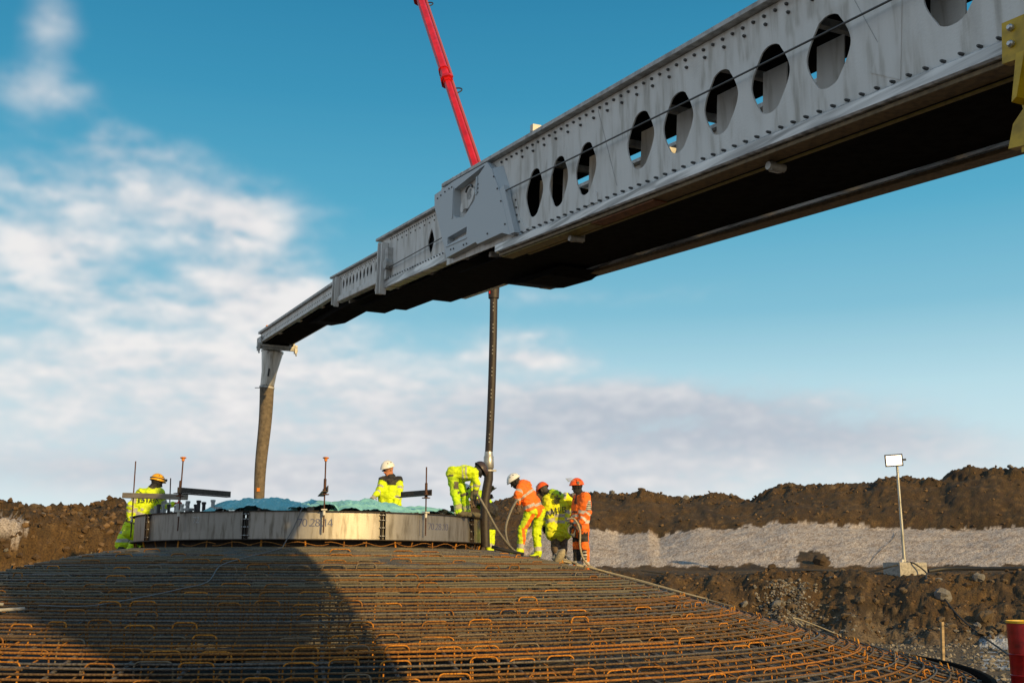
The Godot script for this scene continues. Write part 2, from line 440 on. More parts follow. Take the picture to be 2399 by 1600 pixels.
func ground_base(az: float, D: float) -> float:
	var x := sin(deg_to_rad(az)) * D
	var z := -cos(deg_to_rad(az)) * D
	var rc := Vector2(x - CX, z - CZ).length()
	var behind := 1.0 - smoothstep(40.0, 62.0, absf(az))
	if behind <= 0.0: return GROUND
	var back := 0.0
	var ridge := curve(RIDGE, az)
	var right := smoothstep(-6.0, 1.0, az)
	# right: shelf, frosted slope, soil cut
	var ft := curve(FROST_TOP, az) * 47.0
	var hr := 0.0
	if D < 39.0: hr = lerpf(-0.13, 0.06, clampf((D - 33.0) / 6.0, 0, 1))
	elif D < 47.0: hr = lerpf(0.06, ft, pow((D - 39.0) / 8.0, 0.9))
	elif D < 52.0: hr = lerpf(ft, ridge * 52.0, pow((D - 47.0) / 5.0, 0.8))
	else: hr = lerpf(ridge * 52.0, 0.6, smoothstep(54.0, 90.0, D))
	# left: heaped spoil
	var hl := 0.0
	if D < 29.0: hl = lerpf(-0.35, 0.0, clampf((D - 24.0) / 5.0, 0, 1))
	elif D < 41.0: hl = ridge * 41.0 * pow((D - 29.0) / 12.0, 0.75)
	else: hl = lerpf(ridge * 41.0, 0.4, smoothstep(43.0, 80.0, D))
	back = lerpf(hl, hr, right)
	var bl := smoothstep(12.1, 14.9, rc) * smoothstep(17.5, 24.0, D)
	var foot := 29.3 + 0.9 * n2.get_noise_2d(az * 0.5, 2.0)
	var br := smoothstep(11.9, 12.6, rc) * clampf((D - foot) / 4.3, 0.0, 1.0)
	br = br * br * (3.0 - 2.0 * br) * 0.5 + br * 0.5
	var bank := lerpf(bl, br, right) * behind
	return lerpf(GROUND, back, bank)

func ground_h(az: float, D: float) -> float:
	var b := ground_base(az, D)
	var x := sin(deg_to_rad(az)) * D
	var z := -cos(deg_to_rad(az)) * D
	var rough := 0.05
	if b > -1.7: rough = 0.42 if D < 46.5 or az < 1.0 else 0.2
	if D > 34.0 and D < 39.0 and az > 0.0: rough = 0.10
	if az > 1.0 and D >= 38.5 and D < 47.0: rough = 0.12
	if az > 1.0 and D >= 51.0 and D < 54.0: rough = 0.5
	if az < -10.0 and D > 27.0: rough = 0.75
	if D > 60.0: rough = 0.8
	var nn := n1.get_noise_2d(x, z) * 0.62 + n1.get_noise_2d(x * 3.1, z * 3.1) * 0.3 + absf(n1.get_noise_2d(x * 8.0, z * 8.0)) * 0.34
	if az > 1.0 and D >= 46.5 and D < 52.0:
		nn += n1.get_noise_2d(az * 3.0, D * 0.9) * 0.5
	return b + nn * rough

func ground_at(x: float, z: float) -> float:
	return ground_h(rad_to_deg(atan2(x, -z)), Vector2(x, z).length())

func ground_colour(az: float, D: float, h: float) -> Color:
	var x := sin(deg_to_rad(az)) * D
	var z := -cos(deg_to_rad(az)) * D
	var p := n2.get_noise_2d(x * 0.6, z * 0.6 + h)
	var q := n2.get_noise_3d(x * 4.0, h * 5.0, z * 4.0)
	var c := Color(0.095, 0.053, 0.015).lerp(Color(0.045, 0.027, 0.010), clampf(0.5 + p * 1.3, 0, 1))
	c = c.lerp(Color(0.185, 0.112, 0.042), clampf(q * 1.7 - 0.16, 0, 0.8))
	var rc := Vector2(x - CX, z - CZ).length()
	if az > 0.5 and D > 37.0 and D < 48.5:
		# frost lying on the slope below the soil cut
		var top := curve(FROST_TOP, az) * 47.0 + q * 0.10 + n2.get_noise_2d(x * 1.4, 7.0) * 0.16
		var bare := 0.14 + absf(n2.get_noise_2d(x * 0.9, 3.0)) * 0.25
		var gap := Vector2((az - 14.9) * 0.62, (h - 0.42) * 1.5).length() + q * 0.12
		if h < top and h > bare and gap > 0.5:
			var sp := n2.get_noise_3d(x * 16.0, h * 30.0, z * 8.0)
			var pa := n2.get_noise_2d(x * 1.3, z * 1.3)
			c = Color(0.64, 0.585, 0.565).lerp(Color(0.34, 0.275, 0.235), clampf(0.26 + sp * 1.5 + pa * 0.5, 0, 1))
			c = c.lerp(Color(0.72, 0.68, 0.67), clampf(sp * -1.2 + pa * -0.6 - 0.12, 0, 0.8))
	elif az < -21.5 and D > 33.0 and h > 0.9 and h < 1.55 + q * 0.2 and az + q * 0.6 < -23.4:
		c = Color(0.45, 0.41, 0.40)
	elif az > 5.0 and rc > 11.3 and D > 14.0 and D < 33.5:
		# pale stony subsoil at the foot of the bank, ice in the puddles
		var sub := clampf((-1.15 - h) * 2.2 + q * 1.8 + p * 0.9, 0, 1)
		c = c.lerp(Color(0.17, 0.13, 0.085), sub * 0.8)
		var ice := n2.get_noise_2d(x * 1.1 + 40.0, z * 1.1)
		if h < -1.55 and az > 22.2 and ice + q * 0.35 > 0.02: c = Color(0.50, 0.54, 0.60)
	elif rc <= 12.2 or D < 17.0:
		c = Color(0.10, 0.09, 0.075).lerp(Color(0.16, 0.14, 0.115), clampf(0.5 + q, 0, 1))
	return c

func make_ground() -> void:
	var azs := PackedFloat32Array()
	var a := -180.0
	while a < 180.01:
		azs.append(a)
		a += 0.085 if absf(a + 0.04) < 27.5 else (0.5 if absf(a) < 45.0 else 5.0)
	if azs[azs.size() - 1] < 179.9: azs.append(180.0)
	var ds := PackedFloat32Array([0.4, 2.0, 5.0, 8.0, 10.0, 12.0, 14.0, 15.0])
	var D := 15.4
	while D < 54.6:
		ds.append(D)
		D += 0.17 if D > 26.0 else 0.3
	for e in [55.2, 57.0, 59.0, 62.0, 70.0, 85.0, 120.0, 200.0, 400.0, 900.0]: ds.append(e)
	var na := azs.size()
	var mb := MB.new()
	for D2 in ds:
		for az in azs:
			var hh := ground_h(az, D2)
			mb.col = ground_colour(az, D2, hh)
			var r := deg_to_rad(az)
			mb.vert(Vector3(sin(r) * D2, hh, -cos(r) * D2), Vector3.UP)
	var nd := ds.size()
	for j in nd:
		for i in na:
			var dx := mb.v[j * na + min(i + 1, na - 1)] - mb.v[j * na + max(i - 1, 0)]
			var dz := mb.v[min(j + 1, nd - 1) * na + i] - mb.v[max(j - 1, 0) * na + i]
			var nn := dx.cross(dz).normalized()
			if nn.y < 0: nn = -nn
			mb.n[j * na + i] = nn
	for j in nd - 1:
		for i in na - 1:
			var q := j * na + i
			mb.tri(q, q + 1, q + na + 1); mb.tri(q, q + na + 1, q + na)
	var o := put("ground", mb.mesh(), M.soil)
	o.set_meta("kind", "structure")
	tag(o, "brown excavated soil banks with a frosted slope round the pit", "ground")

func rock_mesh(sd: int, rough := 0.55, res := 10) -> ArrayMesh:
	var f := FastNoiseLite.new()
	f.seed = sd; f.frequency = 0.9; f.fractal_octaves = 3; f.noise_type = FastNoiseLite.TYPE_VALUE
	var mb := MB.new()
	var sc := Vector3(1.0, 0.72 + 0.03 * (sd % 5), 0.85)
	mb.grid(res, res * 2 / 3, func(u: float, v: float) -> Vector3:
		var t := u * TAU
		var ph := (v - 0.5) * PI
		var d := Vector3(cos(ph) * cos(t), sin(ph), -cos(ph) * sin(t))
		var cell := f.get_noise_3dv(d * 1.5) * rough + f.get_noise_3dv(d * 4.0) * rough * 0.45
		return d * sc * (1.0 + cell))
	mb.outward(Vector3.ZERO)
	# broken faces: every triangle keeps its own normal
	var fl := MB.new()
	for k in range(0, mb.ix.size(), 3):
		var a := mb.v[mb.ix[k]]
		var b := mb.v[mb.ix[k + 2]]
		var c := mb.v[mb.ix[k + 1]]
		var nn := (b - a).cross(c - a)
		if nn.length_squared() < 1e-10: continue
		nn = nn.normalized()
		var i := fl.vert(a, nn); fl.vert(b, nn); fl.vert(c, nn)
		fl.tri(i, i + 1, i + 2)
	return fl.mesh()

func pixel_free_spot(az: float, D: float) -> Vector3:
	var r := deg_to_rad(az)
	return Vector3(sin(r) * D, ground_h(az, D), -cos(r) * D)

func make_rocks() -> void:
	var ms := []
	for k in 6: ms.append(rock_mesh(100 + k * 7))
	# single stones one can pick out: bearing, distance, size, material
	var named := [[20.75, 31.9, 0.25, "rock_grey", "rounded grey boulder perched above the wooden stake", "boulder"],
		[22.5, 31.0, 0.22, "rock", "reddish brown boulder on the bank near the red drum", "boulder"],
		[-22.2, 31.5, 0.42, "rock_grey", "flat pale grey stone slab tilted on the spoil heap", "stone"],
		[22.4, 33.2, 0.18, "rock_grey", "pale upright stone at the crest of the bank", "stone"],
		[15.3, 39.6, 0.3, "rock_dark", "dark clod of soil breaking through the frosted slope", "clod"]]
	for e in named:
		var p := pixel_free_spot(e[0], e[1])
		var o := put("boulder", ms[rng.randi() % 6], M[e[3]])
		o.position = p + Vector3(0, e[2] * 0.35, 0)
		o.scale = Vector3(e[2], e[2] * (0.55 if e[5] == "stone" and e[2] > 0.4 else 0.9), e[2])
		o.rotation = Vector3(0.3, rng.randf() * TAU, 0.35)
		tag(o, e[4], e[5])
	for k in 75:
		var right := k < 48
		var az := rng.randf_range(11.0, 24.6) if right else rng.randf_range(-24.3, -18.6)
		var D := rng.randf_range(29.6, 34.0) if right else rng.randf_range(29.0, 40.5)
		if k >= 48 and k < 60:
			az = rng.randf_range(3.0, 24.5); D = rng.randf_range(51.6, 52.6); right = true
		var s := rng.randf_range(0.06, 0.16) if D < 35.0 else rng.randf_range(0.10, 0.24)
		var p := pixel_free_spot(az, D)
		var kind: String = ["rock", "rock_dark", "rock", "rock_grey"][rng.randi() % 4]
		var look: String = {rock = "rough brown", rock_dark = "dark earthy", rock_grey = "pale grey"}[kind]
		var big := "large " if s > (0.115 if D < 35.0 else 0.17) else "small "
		var o := put("soil_rock", ms[rng.randi() % 6], M[kind])
		o.position = p + Vector3(0, s * 0.15, 0)
		o.scale = Vector3(s, s * rng.randf_range(0.6, 1.0), s)
		o.rotation = Vector3(rng.randf() * 0.6, rng.randf() * TAU, rng.randf() * 0.6)
		if D > 45.0: tag(o, big + look + " stone on the skyline crest of the soil bank", "stone", "stones along the bank crest")
		elif right: tag(o, big + look + " stone lying on the lower bank beyond the reinforcement", "stone", "stones on the lower bank")
		else: tag(o, big + look + " stone on the spoil heap behind the kneeling workers", "stone", "stones on the spoil heap")
	# gravel nobody could count
	var mm := MultiMesh.new()
	mm.transform_format = MultiMesh.TRANSFORM_3D
	mm.use_colors = true
	mm.mesh = rock_mesh(333, 0.7, 7)
	var tf := []
	var cl := []
	for k in 5200:
		var az := 0.0
		var D := 0.0
		var s := 0.03
		var grey := true
		var m := k % 10
		if m < 2:    # spill of grey stones down the bank
			az = 13.6 + rng.randfn(0.0, 0.75); D = rng.randf_range(29.6, 33.0); s = rng.randf_range(0.018, 0.05)
		elif m < 5:  # stony foot of the bank
			az = rng.randf_range(9.0, 26.0); D = rng.randf_range(18.5, 30.5); s = rng.randf_range(0.015, 0.06)
		elif m < 7:  # clods on the bank
			az = rng.randf_range(2.5, 26.0); D = rng.randf_range(29.8, 34.8); s = rng.randf_range(0.015, 0.06); grey = false
		elif m < 8:  # clods along the crest and the cut
			az = rng.randf_range(-4.0, 26.0); D = rng.randf_range(50.8, 53.2) if rng.randf() < 0.6 else rng.randf_range(47.0, 51.0); s = rng.randf_range(0.02, 0.085); grey = false
		else:
			az = rng.randf_range(-26.0, -18.0); D = rng.randf_range(26.0, 41.0); s = rng.randf_range(0.03, 0.11); grey = false
		var p := pixel_free_spot(az, D)
		if Vector2(p.x - CX, p.z - CZ).length() < 11.6: continue
		var b := Basis.from_euler(Vector3(rng.randf() * TAU, rng.randf() * TAU, 0)).scaled(Vector3.ONE * s)
		tf.append(Transform3D(b, p + Vector3(0, s * 0.3, 0)))
		var t := rng.randf()
		cl.append(Color(0.085, 0.08, 0.072).lerp(Color(0.26, 0.235, 0.20), t * t) if grey else Color(0.055, 0.031, 0.013).lerp(Color(0.17, 0.105, 0.05), t * t))
	mm.instance_count = tf.size()
	for k in tf.size():
		mm.set_instance_transform(k, tf[k])
		mm.set_instance_color(k, cl[k])
	var mi := MultiMeshInstance3D.new()
	mi.multimesh = mm
	mi.material_override = M.gravel
	mi.name = "gravel"
	add_child(mi)
	tag(mi, "grey gravel and soil clods strewn over the banks", "gravel", "", "stuff")
# ------------------------------------------------------------------ foundation
# polar about the foundation centre: t = 0 towards the camera, positive to the right; local y is height above the pit floor
func fdir(t: float) -> Vector3:
	return Vector3(0.17452, 0, 0.98465) * cos(t) + Vector3(0.98465, 0, -0.17452) * sin(t)

func fp(r: float, t: float, h: float) -> Vector3:
	return fdir(t) * r + Vector3(0, h - GROUND, 0)

func prof(r: float) -> float:
	if r < 5.2:
		var t := r - 3.2
		return 0.38 - 0.12 * t - 0.035 * t * t
	return -0.265 * (r - 5.2)

func make_mat() -> void:
	var root := thing("reinforcement_mat", "domed mat of rusty steel reinforcing bars in rings and spokes", "rebar mat", Vector3(CX, GROUND, CZ))
	var r := 3.34
	var k := 0
	while r < 11.2:
		var z := (r - 3.3) / 8.0
		var pieces := 2 if r < 5.0 else (3 if r < 7.5 else 4)
		var start := rng.randf() * TAU
		var lap := 0.9 / r
		var rad := 0.0152 if k % 3 else 0.0135
		for pc in pieces:
			var t0 := start + TAU * pc / pieces
			var span := TAU / pieces + lap
			var m := int(ceil(span * r / 0.22))
			m = clampi(m, 24, 90)
			var pts := PackedVector3Array()
			var ph := rng.randf() * 10.0
			for i in m + 1:
				var f := float(i) / m
				var rr := r + lerpf(-0.018, 0.018, f) + 0.012 * n1.get_noise_2d(f * 9.0 + ph, k * 7.0)
				pts.append(fp(rr, t0 + span * f, prof(rr) + 0.010 * n1.get_noise_2d(f * 14.0 + ph, k * 3.0 + 50.0)))
			var mb := MB.new()
			mb.tube(pts, rad, 7)
			var roll := rng.randf()
			var key := "bar_rust"
			if r < 4.3: key = "bar_cement" if roll < 0.55 else ("bar_orange" if roll < 0.8 else "bar_grey")
			elif r < 6.6: key = "bar_cement" if roll < 0.7 else ("bar_rust" if roll < 0.85 else "bar_grey")
			else: key = "bar_rust" if roll < 0.4 else ("bar_brown" if roll < 0.7 else ("bar_grey" if roll < 0.84 else "bar_orange"))
			put("ring_bar", mb.mesh(), M[key], root)
		r += 0.134 + 0.014 * sin(k * 2.7) + 0.022 * clampf(r - 8.0, 0.0, 3.0)
		k += 1
	# spokes under the rings, heavy and light in turn
	for i in 160:
		var t := TAU * (i + 0.5) / 160.0 + rng.randf_range(-0.004, 0.004)
		var heavy := i % 2 == 0
		var r0 := 3.3 if heavy else 4.2
		var pts := PackedVector3Array()
		for j in 13:
			var rr := lerpf(r0, 11.25, j / 12.0)
			pts.append(fp(rr, t + 0.003 * n1.get_noise_2d(rr * 2.0, i), prof(rr) - (0.034 if heavy else 0.027)))
		var mb := MB.new()
		mb.tube(pts, 0.021 if heavy else 0.011, 6)
		put("radial_bar", mb.mesh(), M["bar_scale" if heavy else ("pin_rust" if i % 3 else "bar_brown")], root)
	# lower layer of rings seen through the gaps
	for i in 5:
		var rr := 6.0 + i * 1.1
		var pts := PackedVector3Array()
		for j in 96: pts.append(fp(rr, TAU * j / 96.0, prof(rr) - 0.42))
		var mb := MB.new()
		mb.tube(pts, 0.012, 5, -1.0, false, true)
		put("lower_ring_bar", mb.mesh(), M.bar_brown, root)
	# hairpins: bent ties that loop over the rings
	var pins := []
	for vr in 5:
		var wd := [0.17, 0.20, 0.16, 0.18, 0.14][vr] as float
		var up := [0.026, 0.016, 0.036, 0.012, 0.046][vr] as float
		var pts := PackedVector3Array()
		pts.append(Vector3(-wd, -0.34, 0)); pts.append(Vector3(-wd, up - 0.07, 0))
		for q in 4: pts.append(Vector3(-wd + 0.06 - 0.06 * cos(q * PI / 6.0), up - 0.06 + 0.06 * sin(q * PI / 6.0), 0))
		for q in 4: pts.append(Vector3(wd - 0.06 + 0.06 * sin(q * PI / 6.0), up - 0.06 + 0.06 * cos(q * PI / 6.0), 0))
		pts.append(Vector3(wd, up - 0.07, 0)); pts.append(Vector3(wd, -0.34, 0))
		var mb := MB.new()
		mb.tube(pts, 0.0105, 5)
		pins.append(mb)
	var spots := []
	var row := 0
	r = 3.75
	while r < 11.1:
		var step := 0.50 / r
		var t := -2.0 + rng.randf() * step
		while t < 2.0:
			var tt := t + rng.randf_range(-0.12, 0.12) * step
			var rr := r + rng.randf_range(-0.045, 0.045)
			if rng.randf() < 0.62: spots.append([rr, tt, rng.randi() % 5, rng.randf(), rng.randf_range(-0.016, 0.016), rng.randf_range(-0.28, 0.28)])
			t += step
		r += 0.40 if row % 3 else 0.46
		row += 1
	# nearest to the eye first
	spots.sort_custom(func(a, b):
		var pa := fp(a[0], a[1], 0.0) + Vector3(CX, 0, CZ)
		var pb := fp(b[0], b[1], 0.0) + Vector3(CX, 0, CZ)
		var ka := Vector2(pa.x, pa.z).length() + (100.0 if absf(pa.x / pa.z) > 0.5 or pa.z > -11.2 else 0.0)
		var kb := Vector2(pb.x, pb.z).length() + (100.0 if absf(pb.x / pb.z) > 0.5 or pb.z > -11.2 else 0.0)
		return ka < kb)
	var meshes := []
	for mb in pins: meshes.append(mb.mesh())
	var rest := MB.new()
	for i in spots.size():
		var s: Array = spots[i]
		var d := fdir(s[1])
		var side := Vector3.UP.cross(d).normalized()
		var b := Basis(side, Vector3.UP, d) * Basis.from_euler(Vector3(s[5], s[5] * 0.7, 0))
		var at := fp(s[0], s[1], prof(s[0]) + 0.002 + s[4])
		var roll: float = s[3]
		var key := "pin_orange" if roll < 0.5 else ("pin_rust" if roll < 0.85 else "pin_cement")
		if s[0] < 6.4: key = "pin_cement" if roll < 0.5 else ("pin_rust" if roll < 0.85 else "pin_orange")
		if i < 290:
			var o := put("hairpin", meshes[s[2]], M[key], root)
			o.transform = Transform3D(b, at)
		else:
			var src: MB = pins[s[2]]
			var off := rest.v.size()
			var cc := Color(0.31, 0.15, 0.028) if key != "pin_cement" else Color(0.19, 0.155, 0.10)
			if key == "pin_orange": cc = Color(0.52, 0.235, 0.022)
			for q in src.v.size():
				rest.v.append(at + b * src.v[q]); rest.n.append(b * src.n[q]); rest.c.append(cc); rest.uv.append(Vector2.ZERO)
			for q in src.ix: rest.ix.append(q + off)
	var o2 := put("hairpins", rest.mesh(), M.gravel, root)
	o2.set_meta("kind", "stuff")
	# fresh concrete round the pedestal, and a pit floor darkened to imitate shade below the mat
	var fr := thing("fresh_concrete", "wet grey brown concrete spread round the steel formwork ring", "concrete", Vector3(CX, GROUND, CZ))
	var ca := MB.new()
	ca.grid(150, 30, func(u: float, v: float) -> Vector3:
		var t := u * TAU
		var edge := 4.5 + 0.7 * n1.get_noise_2d(cos(t) * 6.0, sin(t) * 6.0 + 20.0)
		var rr := lerpf(edge + 1.2, 2.6, v)
		var over := maxf(0.0, rr - edge)
		var h := prof(rr) - 0.012 - over * over * 0.55 + 0.05 * n1.get_noise_2d(rr * 3.0 + cos(t) * 9.0, sin(t) * 14.0)
		return fp(rr, t, h))
	put("surface", ca.mesh(), M.cement, fr)
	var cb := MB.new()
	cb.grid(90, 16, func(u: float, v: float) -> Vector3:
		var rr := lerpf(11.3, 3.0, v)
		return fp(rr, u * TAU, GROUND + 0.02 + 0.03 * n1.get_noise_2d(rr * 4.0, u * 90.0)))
	put("shaded_pit_floor", cb.mesh(), M.pit_shade_cement, fr)
	# black membrane standing round the rim
	var rim := MB.new()
	rim.lathe([Vector2(11.36, 0.0), Vector2(11.4, 0.0), Vector2(11.4, 0.20), Vector2(11.36, 0.21), Vector2(11.33, 0.20), Vector2(11.33, 0.0)], 160)
	var ro := put("rim_membrane", rim.mesh(), M.rubber)
	ro.position = Vector3(CX, GROUND, CZ)
	tag(ro, "low black membrane edging round the rim of the reinforcement", "edging")

func letter_row(text: String, r: float, t0: float, h: float, size: float, m: Material, parent: Node, slant := 0.0) -> void:
	var t := t0
	for ch in text:
		var tm := TextMesh.new()
		tm.font = FONT; tm.text = ch; tm.font_size = 64; tm.pixel_size = size / 64.0 * 1.35; tm.depth = 0.003
		var o := MeshInstance3D.new()
		o.mesh = tm; o.material_override = m; o.name = "letter"
		parent.add_child(o, true)
		var d := fdir(t)
		var side := Vector3.UP.cross(d).normalized()
		o.transform = Transform3D(Basis(side, Vector3.UP, d) * Basis(Vector3(0, 0, 1), slant), fp(r, t, h))
		t += size * (0.36 if ch == "." else 0.64) / r

func make_ring() -> void:
	var root := thing("formwork_ring", "round steel formwork ring of bolted curved panels marked with blue numbers", "formwork", Vector3(CX, GROUND, CZ))
	var R := 3.12
	for k in 9:
		var t0 := deg_to_rad(20.5 + 40.0 * k)
		var t1 := t0 + TAU / 9.0
		var mb := MB.new()
		for s in 18:
			var a := lerpf(t0 + 0.004, t1 - 0.004, s / 18.0)
			var b := lerpf(t0 + 0.004, t1 - 0.004, (s + 1) / 18.0)
			for side in 2:
				var rr := R if side == 0 else R - 0.008
				var sg := 1.0 if side == 0 else -1.0
				var i := mb.vert(fp(rr, a, 0.505), fdir(a) * sg, Vector2(a * R, 0)); mb.vert(fp(rr, b, 0.505), fdir(b) * sg, Vector2(b * R, 0))
				mb.vert(fp(rr, b, 0.93), fdir(b) * sg, Vector2(b * R, 0.43)); mb.vert(fp(rr, a, 0.93), fdir(a) * sg, Vector2(a * R, 0.43))
				if side == 0:
					mb.tri(i, i + 1, i + 2); mb.tri(i, i + 2, i + 3)
				else:
					mb.tri(i, i + 2, i + 1); mb.tri(i, i + 3, i + 2)
		put("formwork_panel", mb.mesh(), M["panel_dark" if k % 2 else "panel"], root)
		for e in [-1.0, 1.0]:
			var fl := MB.new()
			var d := fdir(t0 + e * 0.010)
			fl.box(fp(R + 0.027, t0 + e * 0.010, 0.7175), Vector3(0.009, 0.425, 0.054), Basis(Vector3.UP.cross(d), Vector3.UP, d))
			var fo := put("joint_flange", fl.mesh(), M.flange, root)
			if e > 0:
				for by in [0.56, 0.69, 0.81, 0.89]:
					var bm := MB.new()
					var sd := Vector3.UP.cross(d)
					bm.cyl(fp(R + 0.032, t0, by) - sd * 0.055, fp(R + 0.032, t0, by) + sd * 0.062, 0.010, 6)
					put("bolt", bm.mesh(), M.bolt_zinc, fo)
	var tp := MB.new()
	tp.lathe([Vector2(R - 0.01, 0.93 - GROUND), Vector2(R + 0.05, 0.93 - GROUND), Vector2(R + 0.05, 0.942 - GROUND), Vector2(R - 0.06, 0.942 - GROUND)], 128)
	put("top_flange", tp.mesh(), M.flange, root)
	var bt := MB.new()
	bt.lathe([Vector2(R - 0.05, 0.49 - GROUND), Vector2(R + 0.065, 0.49 - GROUND), Vector2(R + 0.065, 0.504 - GROUND), Vector2(R - 0.01, 0.504 - GROUND)], 128)
	put("bottom_flange", bt.mesh(), M.flange, root)
	var inner := MB.new()
	inner.lathe([Vector2(2.92, 0.35 - GROUND), Vector2(2.92, 0.505 - GROUND), Vector2(3.1, 0.506 - GROUND)], 96)
	put("inner_skirt", inner.mesh(), M.flange, root)
	for k in 44:
		var t := TAU * k / 44.0 + rng.randf_range(-0.04, 0.04)
		var lg := MB.new()
		lg.cyl(fp(3.11 + rng.randf_range(-0.06, 0.02), t, 0.33), fp(3.11, t + rng.randf_range(-0.006, 0.006), 0.488), 0.012 if k % 3 else 0.016, 6)
		put("support_peg", lg.mesh(), M["pin_orange" if k % 3 == 0 else "pin_rust"], root)
	var wires := MB.new()
	for k in 9:
		var t := -0.7 + k * 0.19
		var pts := PackedVector3Array()
		for q in 8: pts.append(fp(3.17, t + q * 0.03, 0.43 - 0.03 * sin(q * 0.9 + k)))
		wires.tube(pts, 0.006, 5)
	put("tie_wires", wires.mesh(), M.pin_rust, root)
	var marks := Node3D.new()
	marks.name = "painted_marks"
	root.add_child(marks)
	letter_row("70.28.14", R + 0.002, -0.066, 0.755, 0.12, M.ink, marks)
	letter_row("70.28.10", R + 0.002, 0.654, 0.735, 0.108, M.ink, marks)
	letter_row("72", R + 0.002, -0.64, 0.81, 0.10, M.chalk, marks)
	# scribed lines beside the rods
	for t in [0.034, 0.585]:
		var sl := MB.new()
		var d := fdir(t)
		sl.box(fp(R + 0.002, t, 0.71), Vector3(0.008, 0.26, 0.003), Basis(Vector3.UP.cross(d), Vector3.UP, d))
		put("scribed_line", sl.mesh(), M.ink, marks)

func make_anchor_cage() -> void:
	var root := thing("anchor_bolt_cage", "double circle of grey capped anchor bolts inside the formwork ring", "anchor bolts", Vector3(CX, GROUND, CZ))
	var pl := MB.new()
	pl.lathe([Vector2(2.0, 0.80 - GROUND), Vector2(2.88, 0.80 - GROUND), Vector2(2.88, 0.84 - GROUND), Vector2(2.0, 0.84 - GROUND), Vector2(2.0, 0.80 - GROUND)], 96)
	put("flange_plate", pl.mesh(), M.bolt_dark, root)
	var sh := MB.new()
	sh.lathe([Vector2(2.9, 0.3 - GROUND), Vector2(2.9, 0.82 - GROUND)], 96)
	put("skirt", sh.mesh(), M.bolt_dark, root)
	var types := []
	for k in 3:
		var mb := MB.new()
		var hh: float = [0.24, 0.19, 0.27][k]
		var rr: float = [0.024, 0.02, 0.03][k]
		mb.lathe([Vector2(rr * 1.8, 0.0), Vector2(rr * 1.8, 0.045), Vector2(rr, 0.05), Vector2(rr, hh), Vector2(rr * 1.35, hh), Vector2(rr * 1.35, hh + 0.035), Vector2(0.0, hh + 0.04)], 10)
		types.append(mb.mesh())
	for k in 120:
		var t := TAU * (k / 2) / 60.0
		var r := 2.78 if k % 2 else 2.45
		if absf(wrapf(t, -PI, PI)) > 1.9: continue
		var q := rng.randi() % 3
		var o := put("anchor_bolt", types[q], M[["bolt_grey", "bolt_dark", "bolt_white", "bolt_grey", "bolt_dark"][rng.randi() % 5]], root)
		o.position = fp(r, t + rng.randf_range(-0.01, 0.01), 0.84)
		var tw := wrapf(t, -PI, PI)
		if tw > -0.6 and tw < 1.0: o.scale = Vector3(1, 0.62, 1)
	# square pads
	for t in [-0.78, -0.55, 0.98, 0.86, -0.02]:
		var mb := MB.new()
		var d := fdir(t)
		mb.box(fp(2.86, t, 1.0), Vector3(0.13, 0.04, 0.13), Basis(Vector3.UP.cross(d), Vector3.UP, d))
		mb.box(fp(2.86, t, 0.92), Vector3(0.085, 0.12, 0.085), Basis(Vector3.UP.cross(d), Vector3.UP, d))
		put("levelling_pad", mb.mesh(), M.bolt_white if t > 0 else M.bolt_grey, root)

func tarp(label: String, t0: float, t1: float, top: float, hem: float, sd: int) -> void:
	var nn := FastNoiseLite.new()
	nn.seed = sd; nn.frequency = 1.0; nn.fractal_octaves = 2; nn.fractal_gain = 0.35
	var mb := MB.new()
	var mid := (t0 + t1) * 0.5
	var org := Vector3(CX, GROUND, CZ) + fp(2.6, mid, 0.84)
	var shift := Vector3(CX, GROUND, CZ) - org
	mb.grid(110, 34, func(u: float, v: float) -> Vector3:
		var t := lerpf(t1, t0, u) + 0.03 * nn.get_noise_2d(v * 3.0, u * 2.0)
		var env := pow(sin(clampf(u, 0.0, 1.0) * PI), 0.3)
		var lump := nn.get_noise_2d(u * (t1 - t0) * 9.0, 3.0)
		var ridge := 1.0 - absf(nn.get_noise_2d(u * (t1 - t0) * 22.0 + v * 1.2, v * 2.0 + 9.0)) * 2.2
		var r := lerpf(1.9, 3.06, v) + 0.06 * lump * v
		var crest := 0.40
		var h := top + 0.045 * lump
		if v < crest: h -= pow((crest - v) / crest, 2.0) * 0.20
		else:
			var w := (v - crest) / (1.0 - crest)
			h = lerpf(h, hem + 0.09 * nn.get_noise_2d(u * (t1 - t0) * 5.0, 40.0), pow(w, 1.25))
		h += 0.016 * ridge * env + 0.007 * nn.get_noise_2d(u * 24.0 * (t1 - t0), v * 5.0)
		h -= (1.0 - env) * 0.10
		r += 0.035 * nn.get_noise_2d(u * 26.0 * (t1 - t0), v * 3.0 + 5.0) * v
		r += 0.022 * sin(u * (t1 - t0) * 70.0 + 6.0 * lump) * smoothstep(0.4, 0.9, v)
		return fp(r, t, h) + shift)
	var o := put("tarpaulin", mb.mesh(), M.tarp)
	o.position = org
	tag(o, label, "tarpaulin", "tarpaulins over the anchor bolts")

